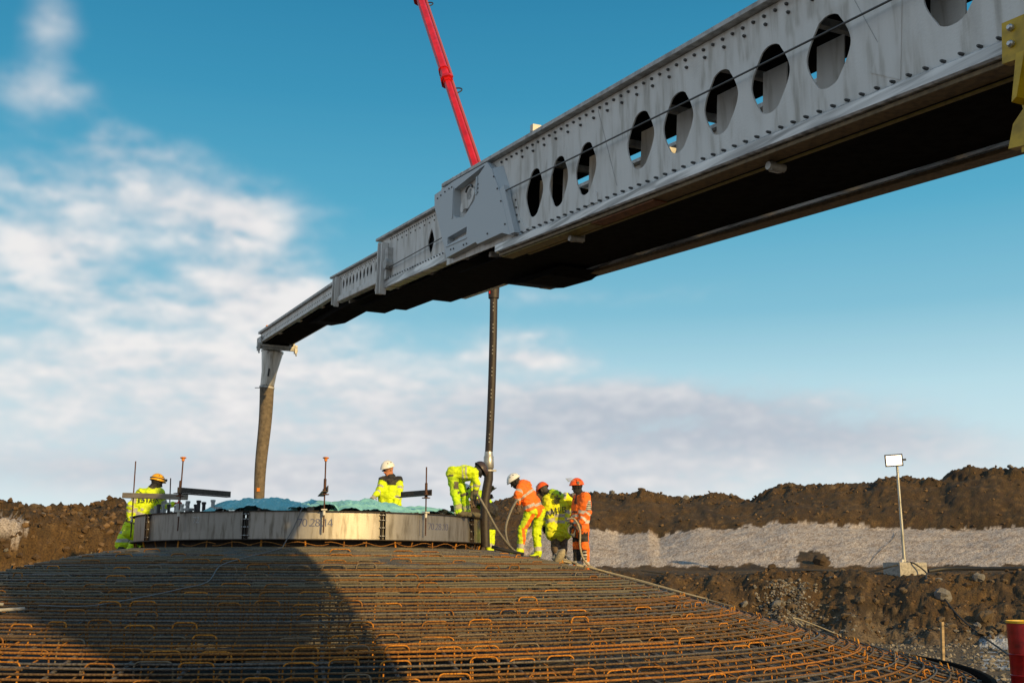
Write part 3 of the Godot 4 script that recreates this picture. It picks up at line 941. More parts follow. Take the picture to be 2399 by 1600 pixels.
func rod_post(label: String, t: float, r: float, h0: float, h1: float, cap: String, beam: bool, called := "alignment_post", lean := 0.0) -> void:
	var base := Vector3(CX, GROUND, CZ) + fp(r, t, h0)
	var root := thing(called, label, "post", base)
	var d := fdir(t)
	var side := Vector3.UP.cross(d).normalized()
	var top := Vector3(0, h1 - h0, 0) + side * lean
	var mb := MB.new()
	mb.tube(PackedVector3Array([Vector3.ZERO, top * 0.5, top]), 0.0115, 8)
	put("rod", mb.mesh(), M.rod_rust, root)
	if cap != "":
		var cp := MB.new()
		cp.lathe([Vector2(0.016, -0.05), Vector2(0.024, -0.045), Vector2(0.026, -0.01), Vector2(0.05, 0.0), Vector2(0.05, 0.012), Vector2(0.03, 0.02), Vector2(0.0, 0.024)], 12, Transform3D(Basis.IDENTITY, top))
		put("cap", cp.mesh(), M[cap], root)
	if beam:
		var bm := MB.new()
		var bs := Basis(-d, Vector3.UP, side)
		var ln := 0.8 if t > 0.3 else 1.15
		var hy := 1.235 - h0
		bm.bar(-d * (ln * 0.5 - 0.09) + Vector3(0, hy, 0), Vector3(ln, 0.012, 0.10), 0.002, bs)
		bm.bar(-d * (ln * 0.5 - 0.09) + Vector3(0, hy + 0.05, 0) + side * 0.044, Vector3(ln, 0.085, 0.012), 0.002, bs)
		put("angle_beam", bm.mesh(), M.angle, root)
		var nt := MB.new()
		nt.lathe([Vector2(0.0, hy + 0.008), Vector2(0.034, hy + 0.008), Vector2(0.034, hy + 0.04), Vector2(0.022, hy + 0.045), Vector2(0.022, hy + 0.2), Vector2(0.0, hy + 0.21)], 6)
		nt.lathe([Vector2(0.0, hy - 0.05), Vector2(0.07, hy - 0.05), Vector2(0.07, hy - 0.035), Vector2(0.026, hy - 0.03), Vector2(0.026, hy - 0.008), Vector2(0.0, hy - 0.007)], 6)
		put("nut", nt.mesh(), M.rod_rust, root)
	if h0 < 0.95:
		var cl := MB.new()
		cl.box(Vector3(0, 0.955 - h0, 0), Vector3(0.09, 0.02, 0.09), Basis(side, Vector3.UP, d))
		cl.cyl(Vector3(0, 0.87 - h0, 0), Vector3(0, 0.945 - h0, 0), 0.024, 8)
		put("clamp", cl.mesh(), M.bolt_white, root)

func make_posts() -> void:
	rod_post("threaded rod with orange cap and dark angle beam left of the teal tarpaulins", deg_to_rad(-41.7), 3.2, 0.64, 1.80, "cap_orange", true, "alignment_post", 0.03)
	rod_post("threaded rod with yellowish brown cap in front of the teal tarpaulins", deg_to_rad(2.9), 3.2, 0.60, 1.76, "cap_orange", true)
	rod_post("uncapped rusty rod with dark angle beam right of the white helmeted worker", deg_to_rad(34.6), 3.2, 0.58, 1.70, "", true)
	rod_post("red capped rod beside the black pump hose", deg_to_rad(86.0), 3.2, 0.35, 1.72, "cap_red", false)
	rod_post("long bare rusty rod in front of the yellow helmeted worker", deg_to_rad(-88.0), 3.19, 0.60, 1.95, "", false, "alignment_post", 0.03)
	rod_post("short bare rod standing beyond the timber beam, next to the red glove", deg_to_rad(-106.0), 3.1, 0.84, 1.74, "", false, "short_rod")
	rod_post("thin dark rod beyond the timber beam, beside the orange capped rod", deg_to_rad(-112.0), 2.9, 0.84, 1.75, "", false, "short_rod", 0.05)
	# squared timber laid over the ring at the left
	var tb := MB.new()
	var a := Vector3(CX, GROUND, CZ) + fp(3.35, deg_to_rad(-88.0), 1.34)
	var b := Vector3(CX, GROUND, CZ) + fp(2.45, deg_to_rad(-62.0), 1.255)
	var x := (b - a).normalized()
	var z := x.cross(Vector3.UP).normalized()
	tb.bar(Vector3.ZERO, Vector3(a.distance_to(b), 0.095, 0.09), 0.008, Basis(x, z.cross(x), z))
	var o := put("timber_beam", tb.mesh(), M.wood_grey)
	o.position = (a + b) * 0.5
	tag(o, "weathered squared timber resting across the left end of the formwork ring", "timber")
	# working trestle at the right of the ring
	var tr := thing("trestle", "small grey wooden trestle on the right end of the formwork ring", "trestle", Vector3(CX, GROUND, CZ) + fp(2.95, deg_to_rad(72.0), 0.945))
	var t1 := MB.new()
	t1.bar(Vector3(0, 0.285, 0), Vector3(0.62, 0.07, 0.25), 0.006, Basis(Vector3.UP, deg_to_rad(12)))
	put("board", t1.mesh(), M.wood_grey, tr)
	for sx in [-0.24, 0.24]:
		var t2 := MB.new()
		t2.bar(Vector3(sx, 0.125, 0.0), Vector3(0.05, 0.25, 0.05), 0.004)
		put("leg", t2.mesh(), M.wood_grey, tr)
# ------------------------------------------------------------------ conveyor
# boom frame: x = along the boom away from the camera, y = up, z = to its right
func hole_y(dx: float, a: float, b: float, diamond: bool) -> float:
	var q := absf(dx) / a
	if q >= 1.0: return 0.0
	if diamond: return b * (1.0 - q) * (1.0 + 0.35 * q)
	var hexa := 0.62 * b * (1.0 - q) / 0.42 if q > 0.58 else 0.62 * b + 0.38 * b * sqrt(maxf(0.0, 1.0 - pow(q / 0.58, 2.0)))
	return lerpf(hexa, b * sqrt(1.0 - q * q), 0.55)

# holes: [centre x, centre y, width, height, diamond]
func plate_mesh(x0: float, x1: float, y0: float, y1: float, z: float, th: float, holes: Array) -> ArrayMesh:
	var mb := MB.new()
	var hs := holes.duplicate()
	hs.sort_custom(func(a, b): return a[0] < b[0])
	var zs := [z - th * 0.5, z + th * 0.5]
	var strip := func(xa: float, xb: float, ya0: float, yb0: float, ya1: float, yb1: float) -> void:
		mb.quaduv(Vector3(xb, yb0, zs[0]), Vector3(xa, ya0, zs[0]), Vector3(xa, ya1, zs[0]), Vector3(xb, yb1, zs[0]), Vector3(0, 0, -1))
		mb.quaduv(Vector3(xa, ya0, zs[1]), Vector3(xb, yb0, zs[1]), Vector3(xb, yb1, zs[1]), Vector3(xa, ya1, zs[1]), Vector3(0, 0, 1))
	var x := x0
	for h in hs:
		var a: float = h[2] * 0.5
		var b: float = h[3] * 0.5
		strip.call(x, h[0] - a, y0, y0, y1, y1)
		var m := 20
		for k in m:
			# finer steps at the rounded ends are not needed; cosine spacing keeps the sides crisp
			var d0 := -a * cos(PI * k / m)
			var d1 := -a * cos(PI * (k + 1) / m)
			var e0 := hole_y(d0, a, b, h[4])
			var e1 := hole_y(d1, a, b, h[4])
			strip.call(h[0] + d0, h[0] + d1, y0, y0, h[1] - e0, h[1] - e1)
			strip.call(h[0] + d0, h[0] + d1, h[1] + e0, h[1] + e1, y1, y1)
			mb.quad(Vector3(h[0] + d0, h[1] - e0, zs[1]), Vector3(h[0] + d1, h[1] - e1, zs[1]), Vector3(h[0] + d1, h[1] - e1, zs[0]), Vector3(h[0] + d0, h[1] - e0, zs[0]))
			mb.quad(Vector3(h[0] + d0, h[1] + e0, zs[0]), Vector3(h[0] + d1, h[1] + e1, zs[0]), Vector3(h[0] + d1, h[1] + e1, zs[1]), Vector3(h[0] + d0, h[1] + e0, zs[1]))
		x = h[0] + a
	strip.call(x, x1, y0, y0, y1, y1)
	for xe in [x0, x1]: mb.quad(Vector3(xe, y0, zs[0]), Vector3(xe, y0, zs[1]), Vector3(xe, y1, zs[1]), Vector3(xe, y1, zs[0]))
	for ye in [y0, y1]: mb.quad(Vector3(x0, ye, zs[0]), Vector3(x1, ye, zs[0]), Vector3(x1, ye, zs[1]), Vector3(x0, ye, zs[1]))
	return mb.mesh()

func beam_part(called: String, parent: Node, x0: float, x1: float, y0: float, y1: float, z0: float, z1: float, m: Material, ch := 0.004) -> MeshInstance3D:
	var mb := MB.new()
	mb.bar(Vector3((x0 + x1) * 0.5, (y0 + y1) * 0.5, (z0 + z1) * 0.5), Vector3(x1 - x0, y1 - y0, z1 - z0), ch)
	return put(called, mb.mesh(), m, parent)

func section(root: Node3D, label: String, u0: float, h0: float, slope: float) -> Node3D:
	var s := Node3D.new()
	s.name = "boom_section"
	root.add_child(s, true)
	s.position = Vector3(u0, h0, 0)
	s.rotation.z = atan(slope)
	s.set_meta("label", label)
	return s

func bolt_mesh(r: float, l: float) -> ArrayMesh:
	var mb := MB.new()
	mb.lathe([Vector2(r, 0), Vector2(r, l * 0.6), Vector2(r * 0.6, l), Vector2(0, l)], 7, Transform3D(Basis(Vector3(1, 0, 0), -PI / 2.0), Vector3.ZERO), false)
	return mb.mesh()

func bolt_rows(parent: Node, rows: Array, z: float, r: float) -> void:
	# small bolts too fine to pick apart: one mesh; rows are [x0, x1, y, step]
	var mb := MB.new()
	for q in rows:
		var x: float = q[0]
		while x < q[1]:
			mb.lathe([Vector2(r, 0), Vector2(r, r * 0.9), Vector2(0, r * 1.1)], 6, Transform3D(Basis(Vector3(1, 0, 0), -PI / 2.0), Vector3(x, q[2], z)), false)
			x += q[3]
	put("bolts", mb.mesh(), M.bolt, parent).set_meta("kind", "stuff")

func make_conveyor() -> void:
	var az := deg_to_rad(-25.84)
	var root := thing("telescopic_conveyor", "long galvanised telescopic belt conveyor boom reaching over the formwork ring", "conveyor")
	root.transform = Transform3D(Basis(Vector3(sin(az), 0, -cos(az)), Vector3.UP, Vector3(cos(az), 0, sin(az))), Vector3.ZERO)
	# ---- main section
	var s4 := section(root, "widest boom section with large rounded openings", 7.88, 3.09, 0.0935)
	var zn := 4.634
	var zf := 5.95
	var holes := []
	for x in [1.22, 0.725, 0.215]: holes.append([x, 0.375, 0.365, 0.475, false])
	for x in [-0.68, -1.215, -1.76, -2.315, -2.885]: holes.append([x, 0.40, 0.405, 0.48, false])
	for x in [-3.88, -4.6, -5.2, -5.8, -6.5]: holes.append([x, 0.455, 0.42, 0.48, false])
	put("side_plate", plate_mesh(-11.0, 3.4, 0.0, 0.92, zn, 0.012, holes), M.galv, s4)
	put("side_plate", plate_mesh(-11.0, 3.4, 0.0, 0.92, zf, 0.012, holes), M.galv, s4)
	for z in [[zn - 0.075, zn + 0.07], [zf - 0.07, zf + 0.075]]:
		beam_part("top_flange", s4, -11.0, 3.5, 0.923, 0.965, z[0], z[1], M.galv_dark)
	beam_part("bottom_rail", s4, -11.0, 1.98, -0.098, -0.006, zn - 0.055, zn + 0.09, M.rail, 0.012)
	beam_part("bottom_rail", s4, -11.0, 3.4, -0.088, -0.006, zf - 0.09, zf + 0.055, M.rail, 0.012)
	beam_part("rail_shoe", s4, -11.0, 1.95, -0.133, -0.101, zn - 0.02, zn + 0.13, M.rail_under)
	beam_part("rail_shoe", s4, -11.0, 3.4, -0.133, -0.101, zf - 0.13, zf + 0.02, M.rail_under)
	beam_part("painted_edge", s4, 0.1, 1.9, -0.148, -0.136, zn - 0.01, zn + 0.12, M.olive)
	beam_part("painted_edge", s4, -0.9, 0.08, -0.148, -0.136, zn - 0.01, zn + 0.12, M.rustpaint)
	beam_part("lower_angle", s4, -11.0, 1.6, -0.150, -0.138, zn + 0.13, zn + 0.165, M.olive)
	# seams between plates: a cover strip stands 3 mm proud
	for q in [[-0.27, 0.10], [-3.30, 0.02]]:
		var sm := MB.new()
		sm.prism(PackedVector2Array([Vector2(q[0] - 0.16 + q[1], 0.10), Vector2(q[0] - 0.157 + q[1], 0.10), Vector2(q[0] + 0.303, 0.86), Vector2(q[0] + 0.30, 0.86)]), zn - 0.0095, zn - 0.0062)
		put("seam", sm.mesh(), M.galv_dark, s4)
	# doubler plate past the last large opening
	var db := MB.new()
	db.prism(PackedVector2Array([Vector2(-3.52, 0.09), Vector2(-3.27, 0.13), Vector2(-3.30, 0.2), Vector2(-3.24, 0.86), Vector2(-10.9, 0.86), Vector2(-10.9, 0.09)]) if false else PackedVector2Array([Vector2(-3.50, 0.02), Vector2(-3.26, 0.14), Vector2(-3.30, 0.20), Vector2(-3.42, 0.80), Vector2(-3.52, 0.80)]), zn - 0.011, zn - 0.0062)
	put("doubler_plate", db.mesh(), M.galv, s4)
	# bolts
	var bm := bolt_mesh(0.0125, 0.022)
	var x := -5.2
	while x < 2.0:
		var o := put("bolt", bm, M.bolt, s4)
		o.position = Vector3(x, 0.865, zn - 0.0062)
		x += 0.118
	x = -5.1
	while x < 1.7:
		var o := put("bolt", bm, M.bolt, s4)
		o.position = Vector3(x, 0.80, zn - 0.0062)
		x += 0.236
	x = -5.2
	while x < 1.6:
		var o := put("bolt", bm, M.bolt, s4)
		o.position = Vector3(x, 0.022, zn - 0.0062)
		o.scale = Vector3(0.85, 0.85, 1.6)
		x += 0.125
	# gusset with bolts behind the cover, small tab at the seam
	var gs := MB.new()
	gs.prism(PackedVector2Array([Vector2(1.22, 0.02), Vector2(1.68, 0.02), Vector2(1.74, 0.42), Vector2(1.62, 0.46), Vector2(1.52, 0.20), Vector2(1.40, 0.08)]), zn - 0.018, zn - 0.0062)
	var gso := put("gusset", gs.mesh(), M.galv, s4)
	for q in [[1.60, 0.38], [1.68, 0.34], [1.58, 0.30], [1.66, 0.26], [1.56, 0.22], [1.64, 0.18], [1.50, 0.14], [1.60, 0.10]]:
		var o := put("bolt", bm, M.bolt, gso)
		o.position = Vector3(q[0], q[1], zn - 0.018)
		o.scale = Vector3(0.8, 0.8, 0.7)
	var tb := MB.new()
	tb.prism(PackedVector2Array([Vector2(-0.02, 0.02), Vector2(0.24, 0.03), Vector2(0.03, 0.13), Vector2(-0.01, 0.11)]), zn - 0.015, zn - 0.0062)
	put("seam_tab", tb.mesh(), M.galv, s4)
	# belts, cross members and idler brackets
	beam_part("carrying_belt", s4, -11.0, 3.4, 0.895, 0.915, zn + 0.12, zf - 0.28, M.rubber)
	for h in holes:
		beam_part("stiffener_plate", s4, h[0] + 0.14, h[0] + 0.40, 0.20, 0.62, zn + 0.25, zn + 0.26, M.galv, 0.001)
	beam_part("return_belt", s4, -11.0, 3.4, -0.075, -0.06, zn + 0.15, zf - 0.15, M.rubber)
	x = -9.8
	while x < 3.2:
		beam_part("cross_member", s4, x - 0.03, x + 0.03, -0.04, 0.015, zn + 0.10, zf - 0.10, M.galv_dark)
		beam_part("idler_roller", s4, x + 0.20, x + 0.26, 0.80, 0.86, zn + 0.02, zf - 0.02, M.galv_dark, 0.03)
		x += 1.02
	for q in [0.62, -2.2, -4.8]:
		var ib := MB.new()
		ib.prism(PackedVector2Array([Vector2(0, 0), Vector2(0.30, 0.06), Vector2(0.30, -0.005), Vector2(0.05, -0.06), Vector2(0.0, -0.06)]), zn + 0.30, zn + 0.33, Transform3D(Basis(Vector3.UP, -0.9), Vector3(q, -0.14, zn + 0.05)) * Transform3D(Basis.IDENTITY, Vector3(0, 0, -zn - 0.28)))
		ib.cyl(Vector3(q - 0.02, -0.17, zn + 0.06), Vector3(q - 0.02, -0.17, zn + 0.20), 0.03, 8)
		put("idler_bracket", ib.mesh(), M.galv_dark, s4)
	# guard pans under the belt
	for q in [[2.35, 3.0, -0.17]]:
		var pn := MB.new()
		pn.prism(PackedVector2Array([Vector2(q[0] - 0.25, -0.11), Vector2(q[0], q[2]), Vector2(q[1], q[2]), Vector2(q[1] + 0.5, -0.11)]), zf - 0.55, zf - 0.02)
		put("guard_pan", pn.mesh(), M.rubber, s4)
	# small work lamp on the top flange
	var lmp := MB.new()
	lmp.box(Vector3(1.20, 1.0, zn - 0.03), Vector3(0.06, 0.07, 0.09))
	put("marker_lamp", lmp.mesh(), M.bolt_white, s4)
	# wire rope along the side
	var rope := MB.new()
	var rp := PackedVector3Array()
	for i in 30:
		var f := i / 29.0
		rp.append(Vector3(lerpf(2.62, -8.0, f), lerpf(0.50, 0.52, f) - 0.02 * sin(f * PI), zn - 0.075))
	rope.tube(rp, 0.008, 6)
	put("wire_rope", rope.mesh(), M.bolt, s4)
	# sheave cover at the outer end: painted plate with a window and a slot
	var cov := CSGCombiner3D.new()
	cov.name = "sheave_cover"
	s4.add_child(cov)
	var outline := PackedVector2Array([Vector2(3.67, 0.865), Vector2(3.65, 0.72), Vector2(3.27, 0.155), Vector2(3.21, 0.045), Vector2(2.40, 0.085), Vector2(2.35, 0.055), Vector2(1.75, 0.066), Vector2(1.56, 0.01), Vector2(1.79, 0.43), Vector2(2.07, 0.80), Vector2(2.20, 0.90), Vector2(3.10, 0.90)])
	var pieces := [[outline, 0.0, 0.10, CSGShape3D.OPERATION_UNION],
		[PackedVector2Array([Vector2(3.07, 0.80), Vector2(3.06, 0.50), Vector2(2.98, 0.46), Vector2(2.76, 0.42), Vector2(2.48, 0.555), Vector2(2.42, 0.80), Vector2(2.24, 0.875), Vector2(2.30, 0.88)]), -0.1, 0.2, CSGShape3D.OPERATION_SUBTRACTION],
		[PackedVector2Array([Vector2(3.20, 0.275), Vector2(3.20, 0.19), Vector2(2.66, 0.215), Vector2(2.66, 0.30)]), -0.1, 0.2, CSGShape3D.OPERATION_SUBTRACTION]]
	for q in pieces:
		var pg := CSGPolygon3D.new()
		pg.polygon = q[0]; pg.depth = q[2] - q[1]; pg.operation = q[3]
		pg.position = Vector3(0, 0, zn - 0.09 + q[2])
		pg.material = M.cover
		cov.add_child(pg)
	cov.material_override = M.cover
	var ce := MB.new()
	ce.quad(Vector3(1.42, 0.0, zn - 0.007), Vector3(1.96, 0.82, zn - 0.007), Vector3(2.06, 0.80, zn - 0.085), Vector3(1.56, 0.01, zn - 0.085))
	ce.prism(PackedVector2Array([Vector2(1.46, 0.02), Vector2(1.6, 0.02), Vector2(1.86, 0.52), Vector2(1.76, 0.56)]), zn - 0.088, zn - 0.03)
	put("cover_edge", ce.mesh(), M.cover, s4)
	var backp := MB.new()
	backp.box(Vector3(2.9, 0.45, zn + 0.03), Vector3(1.3, 0.75, 0.01))
	put("cover_back", backp.mesh(), M.galv_dark, s4)
	for q in [[3.56, 0.80], [3.46, 0.815], [3.34, 0.83], [3.22, 0.84], [3.14, 0.84], [3.08, 0.12], [3.0, 0.115], [2.72, 0.11], [2.64, 0.11], [2.0, 0.70], [1.9, 0.55], [1.8, 0.40], [1.68, 0.14], [2.1, 0.12]]:
		var o := put("cover_bolt", bm, M.bolt, s4)
		o.position = Vector3(q[0], q[1], zn - 0.0905)
		o.scale = Vector3(0.8, 0.8, 0.5)
	for q in [[3.075, 3.10, 0.47, 0.82], [2.42, 2.45, 0.60, 0.80]]:
		beam_part("window_frame", s4, q[0], q[1], q[2], q[3], zn - 0.10, zn - 0.02, M.cover, 0.003)
	beam_part("slot_frame", s4, 2.64, 3.22, 0.165, 0.18, zn - 0.098, zn - 0.05, M.cover, 0.003)
	# rope latch in the window
	var la := MB.new()
	la.prism(PackedVector2Array([Vector2(2.94, 0.53), Vector2(2.88, 0.50), Vector2(2.84, 0.535), Vector2(2.72, 0.52), Vector2(2.62, 0.58), Vector2(2.56, 0.66), Vector2(2.60, 0.72), Vector2(2.72, 0.73), Vector2(2.80, 0.66), Vector2(2.93, 0.60)]), zn - 0.06, zn - 0.03)
	la.lathe([Vector2(0.0, 0.0), Vector2(0.075, 0.0), Vector2(0.075, 0.03), Vector2(0.0, 0.03)], 18, Transform3D(Basis(Vector3(1, 0, 0), -PI / 2.0), Vector3(2.70, 0.68, zn - 0.03)))
	put("rope_latch", la.mesh(), M.galv, s4)
	var sv := MB.new()
	for q in 3: sv.box(Vector3(2.42, 0.62 + q * 0.045, zn - 0.06), Vector3(0.07, 0.02, 0.06))
	var arc := PackedVector3Array()
	for q in 9: arc.append(Vector3(2.69 + 0.10 * cos(0.3 + q * 0.26), 0.68 + 0.085 * sin(0.3 + q * 0.26), zn - 0.065))
	sv.tube(arc, 0.014, 6)
	put("latch_pins", sv.mesh(), M.bolt, s4)
	for q in 3:
		var sh := MB.new()
		sh.lathe([Vector2(0, -0.05), Vector2(0.10, -0.05), Vector2(0.11, -0.03), Vector2(0.11, 0.03), Vector2(0.10, 0.05), Vector2(0, 0.05)], 18, Transform3D(Basis(Vector3(1, 0, 0), PI / 2.0), Vector3(3.52 - q * 0.24, 0.90, zn + 0.02)))
		put("sheave", sh.mesh(), M.bolt_white, s4)
	# yellow support arm at the inner end
	var yb := MB.new()
	yb.prism(PackedVector2Array([Vector2(-4.30, 0.045), Vector2(-4.30, -0.17), Vector2(-4.44, -0.175), Vector2(-4.40, -0.36), Vector2(-4.42, -0.44), Vector2(-4.36, -0.50), Vector2(-4.33, -0.62), Vector2(-5.0, -0.66), Vector2(-5.2, 0.05)]), zn - 0.12, zn - 0.06)
	yb.prism(PackedVector2Array([Vector2(-4.45, -0.18), Vector2(-4.50, -0.18), Vector2(-4.45, -0.40), Vector2(-4.42, -0.42)]), zn - 0.2, zn - 0.12)
	yb.box(Vector3(-4.85, -0.63, zn + 0.10), Vector3(0.9, 0.05, 0.42))
	var ybo := put("support_arm", yb.mesh(), M.yellow, s4)
	ybo.set_meta("label", "yellow steel support arm bolted to the rail")
	for q in [0.0, -0.085]:
		var o := put("bolt", bm, M.bolt_zinc, ybo)
		o.position = Vector3(-4.36, q, zn - 0.12)
		o.scale = Vector3(1.5, 1.5, 1.2)
	# ---- carrier: invented and added unseen behind the viewpoint to cast shade on the mat
	var hs := MB.new()
	hs.prism(PackedVector2Array([Vector2(-3.4, 1.75), Vector2(-12.5, 1.1), Vector2(-12.5, 3.6), Vector2(-9.0, 4.5), Vector2(-5.2, 4.5), Vector2(-3.4, 3.2)]), zn - 0.04, zf + 0.05)
	put("added_housing", hs.mesh(), M.yellow, root)
	# unseen slab added over the boom heel, shaped to throw the left shade on the mat
	var gy := MB.new()
	gy.prism(PackedVector2Array([Vector2(3.0, 3.55), Vector2(3.0, 4.9), Vector2(-1.5, 6.7), Vector2(-4.5, 8.4), Vector2(-8.0, 7.25), Vector2(-5.3, 4.75), Vector2(-3.3, 3.35), Vector2(0.0, 3.4)]), zn + 0.02, zf - 0.02)
	put("added_shade_slab", gy.mesh(), M.galv, root)
	var tu := MB.new()
	tu.lathe([Vector2(0.9, GROUND + 1.1), Vector2(0.9, 0.6), Vector2(0.65, 0.9), Vector2(0.6, 1.6), Vector2(0.0, 1.6)], 24, Transform3D(Basis.IDENTITY, Vector3(-10.5, 0, 5.3)))
	put("added_turret", tu.mesh(), M.galv_dark, root)
	var dk := MB.new()
	dk.bar(Vector3(-12.0, GROUND + 0.95, 5.3), Vector3(8.5, 0.35, 2.4), 0.05)
	put("added_deck", dk.mesh(), M.galv_dark, root)
	for wx in [-15.0, -13.8, -9.4]:
		for wz in [4.35, 6.25]:
			var wl := MB.new()
			wl.lathe([Vector2(0.0, -0.16), Vector2(0.45, -0.16), Vector2(0.52, -0.10), Vector2(0.52, 0.10), Vector2(0.45, 0.16), Vector2(0.0, 0.16)], 22, Transform3D(Basis(Vector3(1, 0, 0), PI / 2.0), Vector3(wx, GROUND + 0.52, wz)))
			put("added_wheel", wl.mesh(), M.rubber, root)
	# ---- third section
	var s3 := section(root, "boom section with one diamond opening and oily streaks", 11.43, 3.64, 0.083)
	var z3 := 4.72
	var f3 := 5.86
	put("side_plate", plate_mesh(-1.6, 2.35, 0.0, 0.56, z3, 0.012, [[0.56, 0.21, 0.21, 0.315, true], [-0.6, 0.21, 0.21, 0.315, true]]), M.galv, s3)
	put("side_plate", plate_mesh(-1.6, 2.35, 0.0, 0.56, f3, 0.012, [[0.56, 0.21, 0.21, 0.315, true], [-0.6, 0.21, 0.21, 0.315, true]]), M.galv, s3)
	beam_part("top_flange", s3, -1.6, 2.52, 0.563, 0.60, z3 - 0.06, z3 + 0.06, M.galv_dark)
	beam_part("top_flange", s3, -1.6, 2.52, 0.563, 0.60, f3 - 0.06, f3 + 0.06, M.galv_dark)
	beam_part("bottom_rail", s3, -1.6, 2.2, -0.145, -0.006, z3 - 0.045, z3 + 0.09, M.rail, 0.012)
	beam_part("bottom_rail", s3, -1.6, 2.2, -0.145, -0.006, f3 - 0.09, f3 + 0.045, M.rail, 0.012)
	beam_part("belt", s3, -1.6, 2.4, -0.175, -0.16, z3 + 0.10, f3 - 0.10, M.rubber)
	bolt_rows(s3, [[-0.2, 2.1, 0.515, 0.075], [0.0, 1.9, 0.455, 0.16]], z3 - 0.0062, 0.010)
	bolt_rows(s3, [[-0.3, 2.1, -0.03, 0.09]], z3 - 0.046, 0.010)
	# end frame: two posts, bracket and roller
	for q in [[2.12, 2.15, -0.22, 0.48], [2.26, 2.30, -0.20, 0.50]]:
		beam_part("end_frame", s3, q[0], q[1], q[2], q[3], z3 - 0.10, z3 - 0.012, M.galv)
	beam_part("end_plate", s3, 2.16, 2.25, -0.16, 0.46, z3 - 0.03, z3 - 0.014, M.cover)
	var dirt := MB.new()
	dirt.box(Vector3(2.0, 0.30, z3 - 0.04), Vector3(0.12, 0.16, 0.07))
	dirt.cyl(Vector3(1.97, 0.16, z3 - 0.10), Vector3(1.97, 0.16, z3 - 0.01), 0.07, 10)
	dirt.box(Vector3(2.02, 0.05, z3 - 0.04), Vector3(0.07, 0.18, 0.06))
	put("rope_anchor", dirt.mesh(), M.galv_dark, s3)
	var r3 := MB.new()
	r3.tube(PackedVector3Array([Vector3(2.0, 0.11, z3 - 0.05), Vector3(0.9, 0.135, z3 - 0.055), Vector3(-0.4, 0.17, z3 - 0.06)]), 0.007, 6)
	put("wire_rope", r3.mesh(), M.bolt, s3)
	for q in [1.95, 0.75, -0.35]:
		var cm := MB.new()
		cm.bar(Vector3(q, -0.12, (z3 + f3) * 0.5), Vector3(0.06, 0.07, f3 - z3 - 0.2), 0.01)
		cm.prism(PackedVector2Array([Vector2(q - 0.03, -0.16), Vector2(q + 0.16, -0.13), Vector2(q + 0.16, -0.10), Vector2(q - 0.03, -0.10)]), z3 + 0.10, z3 + 0.13)
		put("cross_member", cm.mesh(), M.galv, s3)
	beam_part("shade_backing", s3, -1.6, 2.1, 0.03, 0.50, z3 + 0.03, f3 - 0.03, M.rubber)  # black box added behind the diamond openings to imitate their shaded inside
	# ---- second section
	var s2 := section(root, "narrower boom section with a row of small oval openings", 14.3, 3.99, 0.078)
	var z2 := 4.80
	var f2 := 5.70
	var sm2 := []
	for k in 10: sm2.append([-0.05 + k * 0.163 + (0.06 if k > 0 else 0.0), 0.165, 0.085, 0.145, false])
	put("side_plate", plate_mesh(-1.2, 1.95, 0.0, 0.33, z2, 0.01, sm2), M.galv, s2)
	put("side_plate", plate_mesh(-1.2, 1.95, 0.0, 0.33, f2, 0.01, sm2), M.galv, s2)
	beam_part("top_flange", s2, -1.2, 2.08, 0.333, 0.365, z2 - 0.055, z2 + 0.05, M.galv_dark)
	beam_part("top_flange", s2, -1.2, 2.08, 0.333, 0.365, f2 - 0.05, f2 + 0.055, M.galv_dark)
	beam_part("bottom_rail", s2, -1.2, 1.72, -0.09, -0.006, z2 - 0.04, z2 + 0.07, M.galv, 0.008)
	beam_part("bottom_rail", s2, -1.2, 1.72, -0.09, -0.006, f2 - 0.07, f2 + 0.04, M.galv, 0.008)
	beam_part("belt", s2, -1.2, 1.9, -0.15, -0.135, z2 + 0.08, f2 - 0.08, M.rubber)
	bolt_rows(s2, [[-0.3, 1.7, 0.295, 0.085], [-0.1, 1.6, 0.262, 0.17]], z2 - 0.0052, 0.008)
	for q in [[1.66, 1.69, -0.16, 0.30], [1.80, 1.83, -0.12, 0.30]]:
		beam_part("end_frame", s2, q[0], q[1], q[2], q[3], z2 - 0.08, z2 - 0.01, M.galv)
	beam_part("end_plate", s2, 1.70, 1.79, -0.12, 0.28, z2 - 0.03, z2 - 0.012, M.galv_dark)
	for q in [[-0.2, 1.1, -0.20]]:
		var pn := MB.new()
		pn.prism(PackedVector2Array([Vector2(q[0] - 0.3, -0.10), Vector2(q[0], q[2]), Vector2(q[1], q[2]), Vector2(q[1] + 0.6, -0.10)]), z2 + 0.25, f2 - 0.02)
		put("guard_pan", pn.mesh(), M.rubber, s2)
	beam_part("shade_backing", s2, -1.2, 1.65, 0.03, 0.29, z2 + 0.02, f2 - 0.02, M.rubber)  # black box added so the oval openings look dark inside, as in shade
	for q in [1.4, 0.2]:
		var cm := MB.new()
		cm.bar(Vector3(q, -0.10, (z2 + f2) * 0.5), Vector3(0.05, 0.06, f2 - z2 - 0.15), 0.01)
		put("cross_member", cm.mesh(), M.galv, s2)
	# ---- tip section
	var s1 := section(root, "slim outermost boom section ending over the discharge funnel", 16.95, 4.31, 0.034)
	var z1 := 4.90
	var f1 := 5.48
	put("side_plate", plate_mesh(-1.6, 4.62, 0.0, 0.155, z1, 0.01, []), M.galv, s1)
	put("side_plate", plate_mesh(-1.6, 4.62, 0.0, 0.155, f1, 0.01, []), M.galv, s1)
	beam_part("top_flange", s1, -1.6, 4.66, 0.158, 0.205, z1 - 0.05, z1 + 0.04, M.galv_dark)
	beam_part("top_flange", s1, -1.6, 4.66, 0.158, 0.205, f1 - 0.04, f1 + 0.05, M.galv_dark)
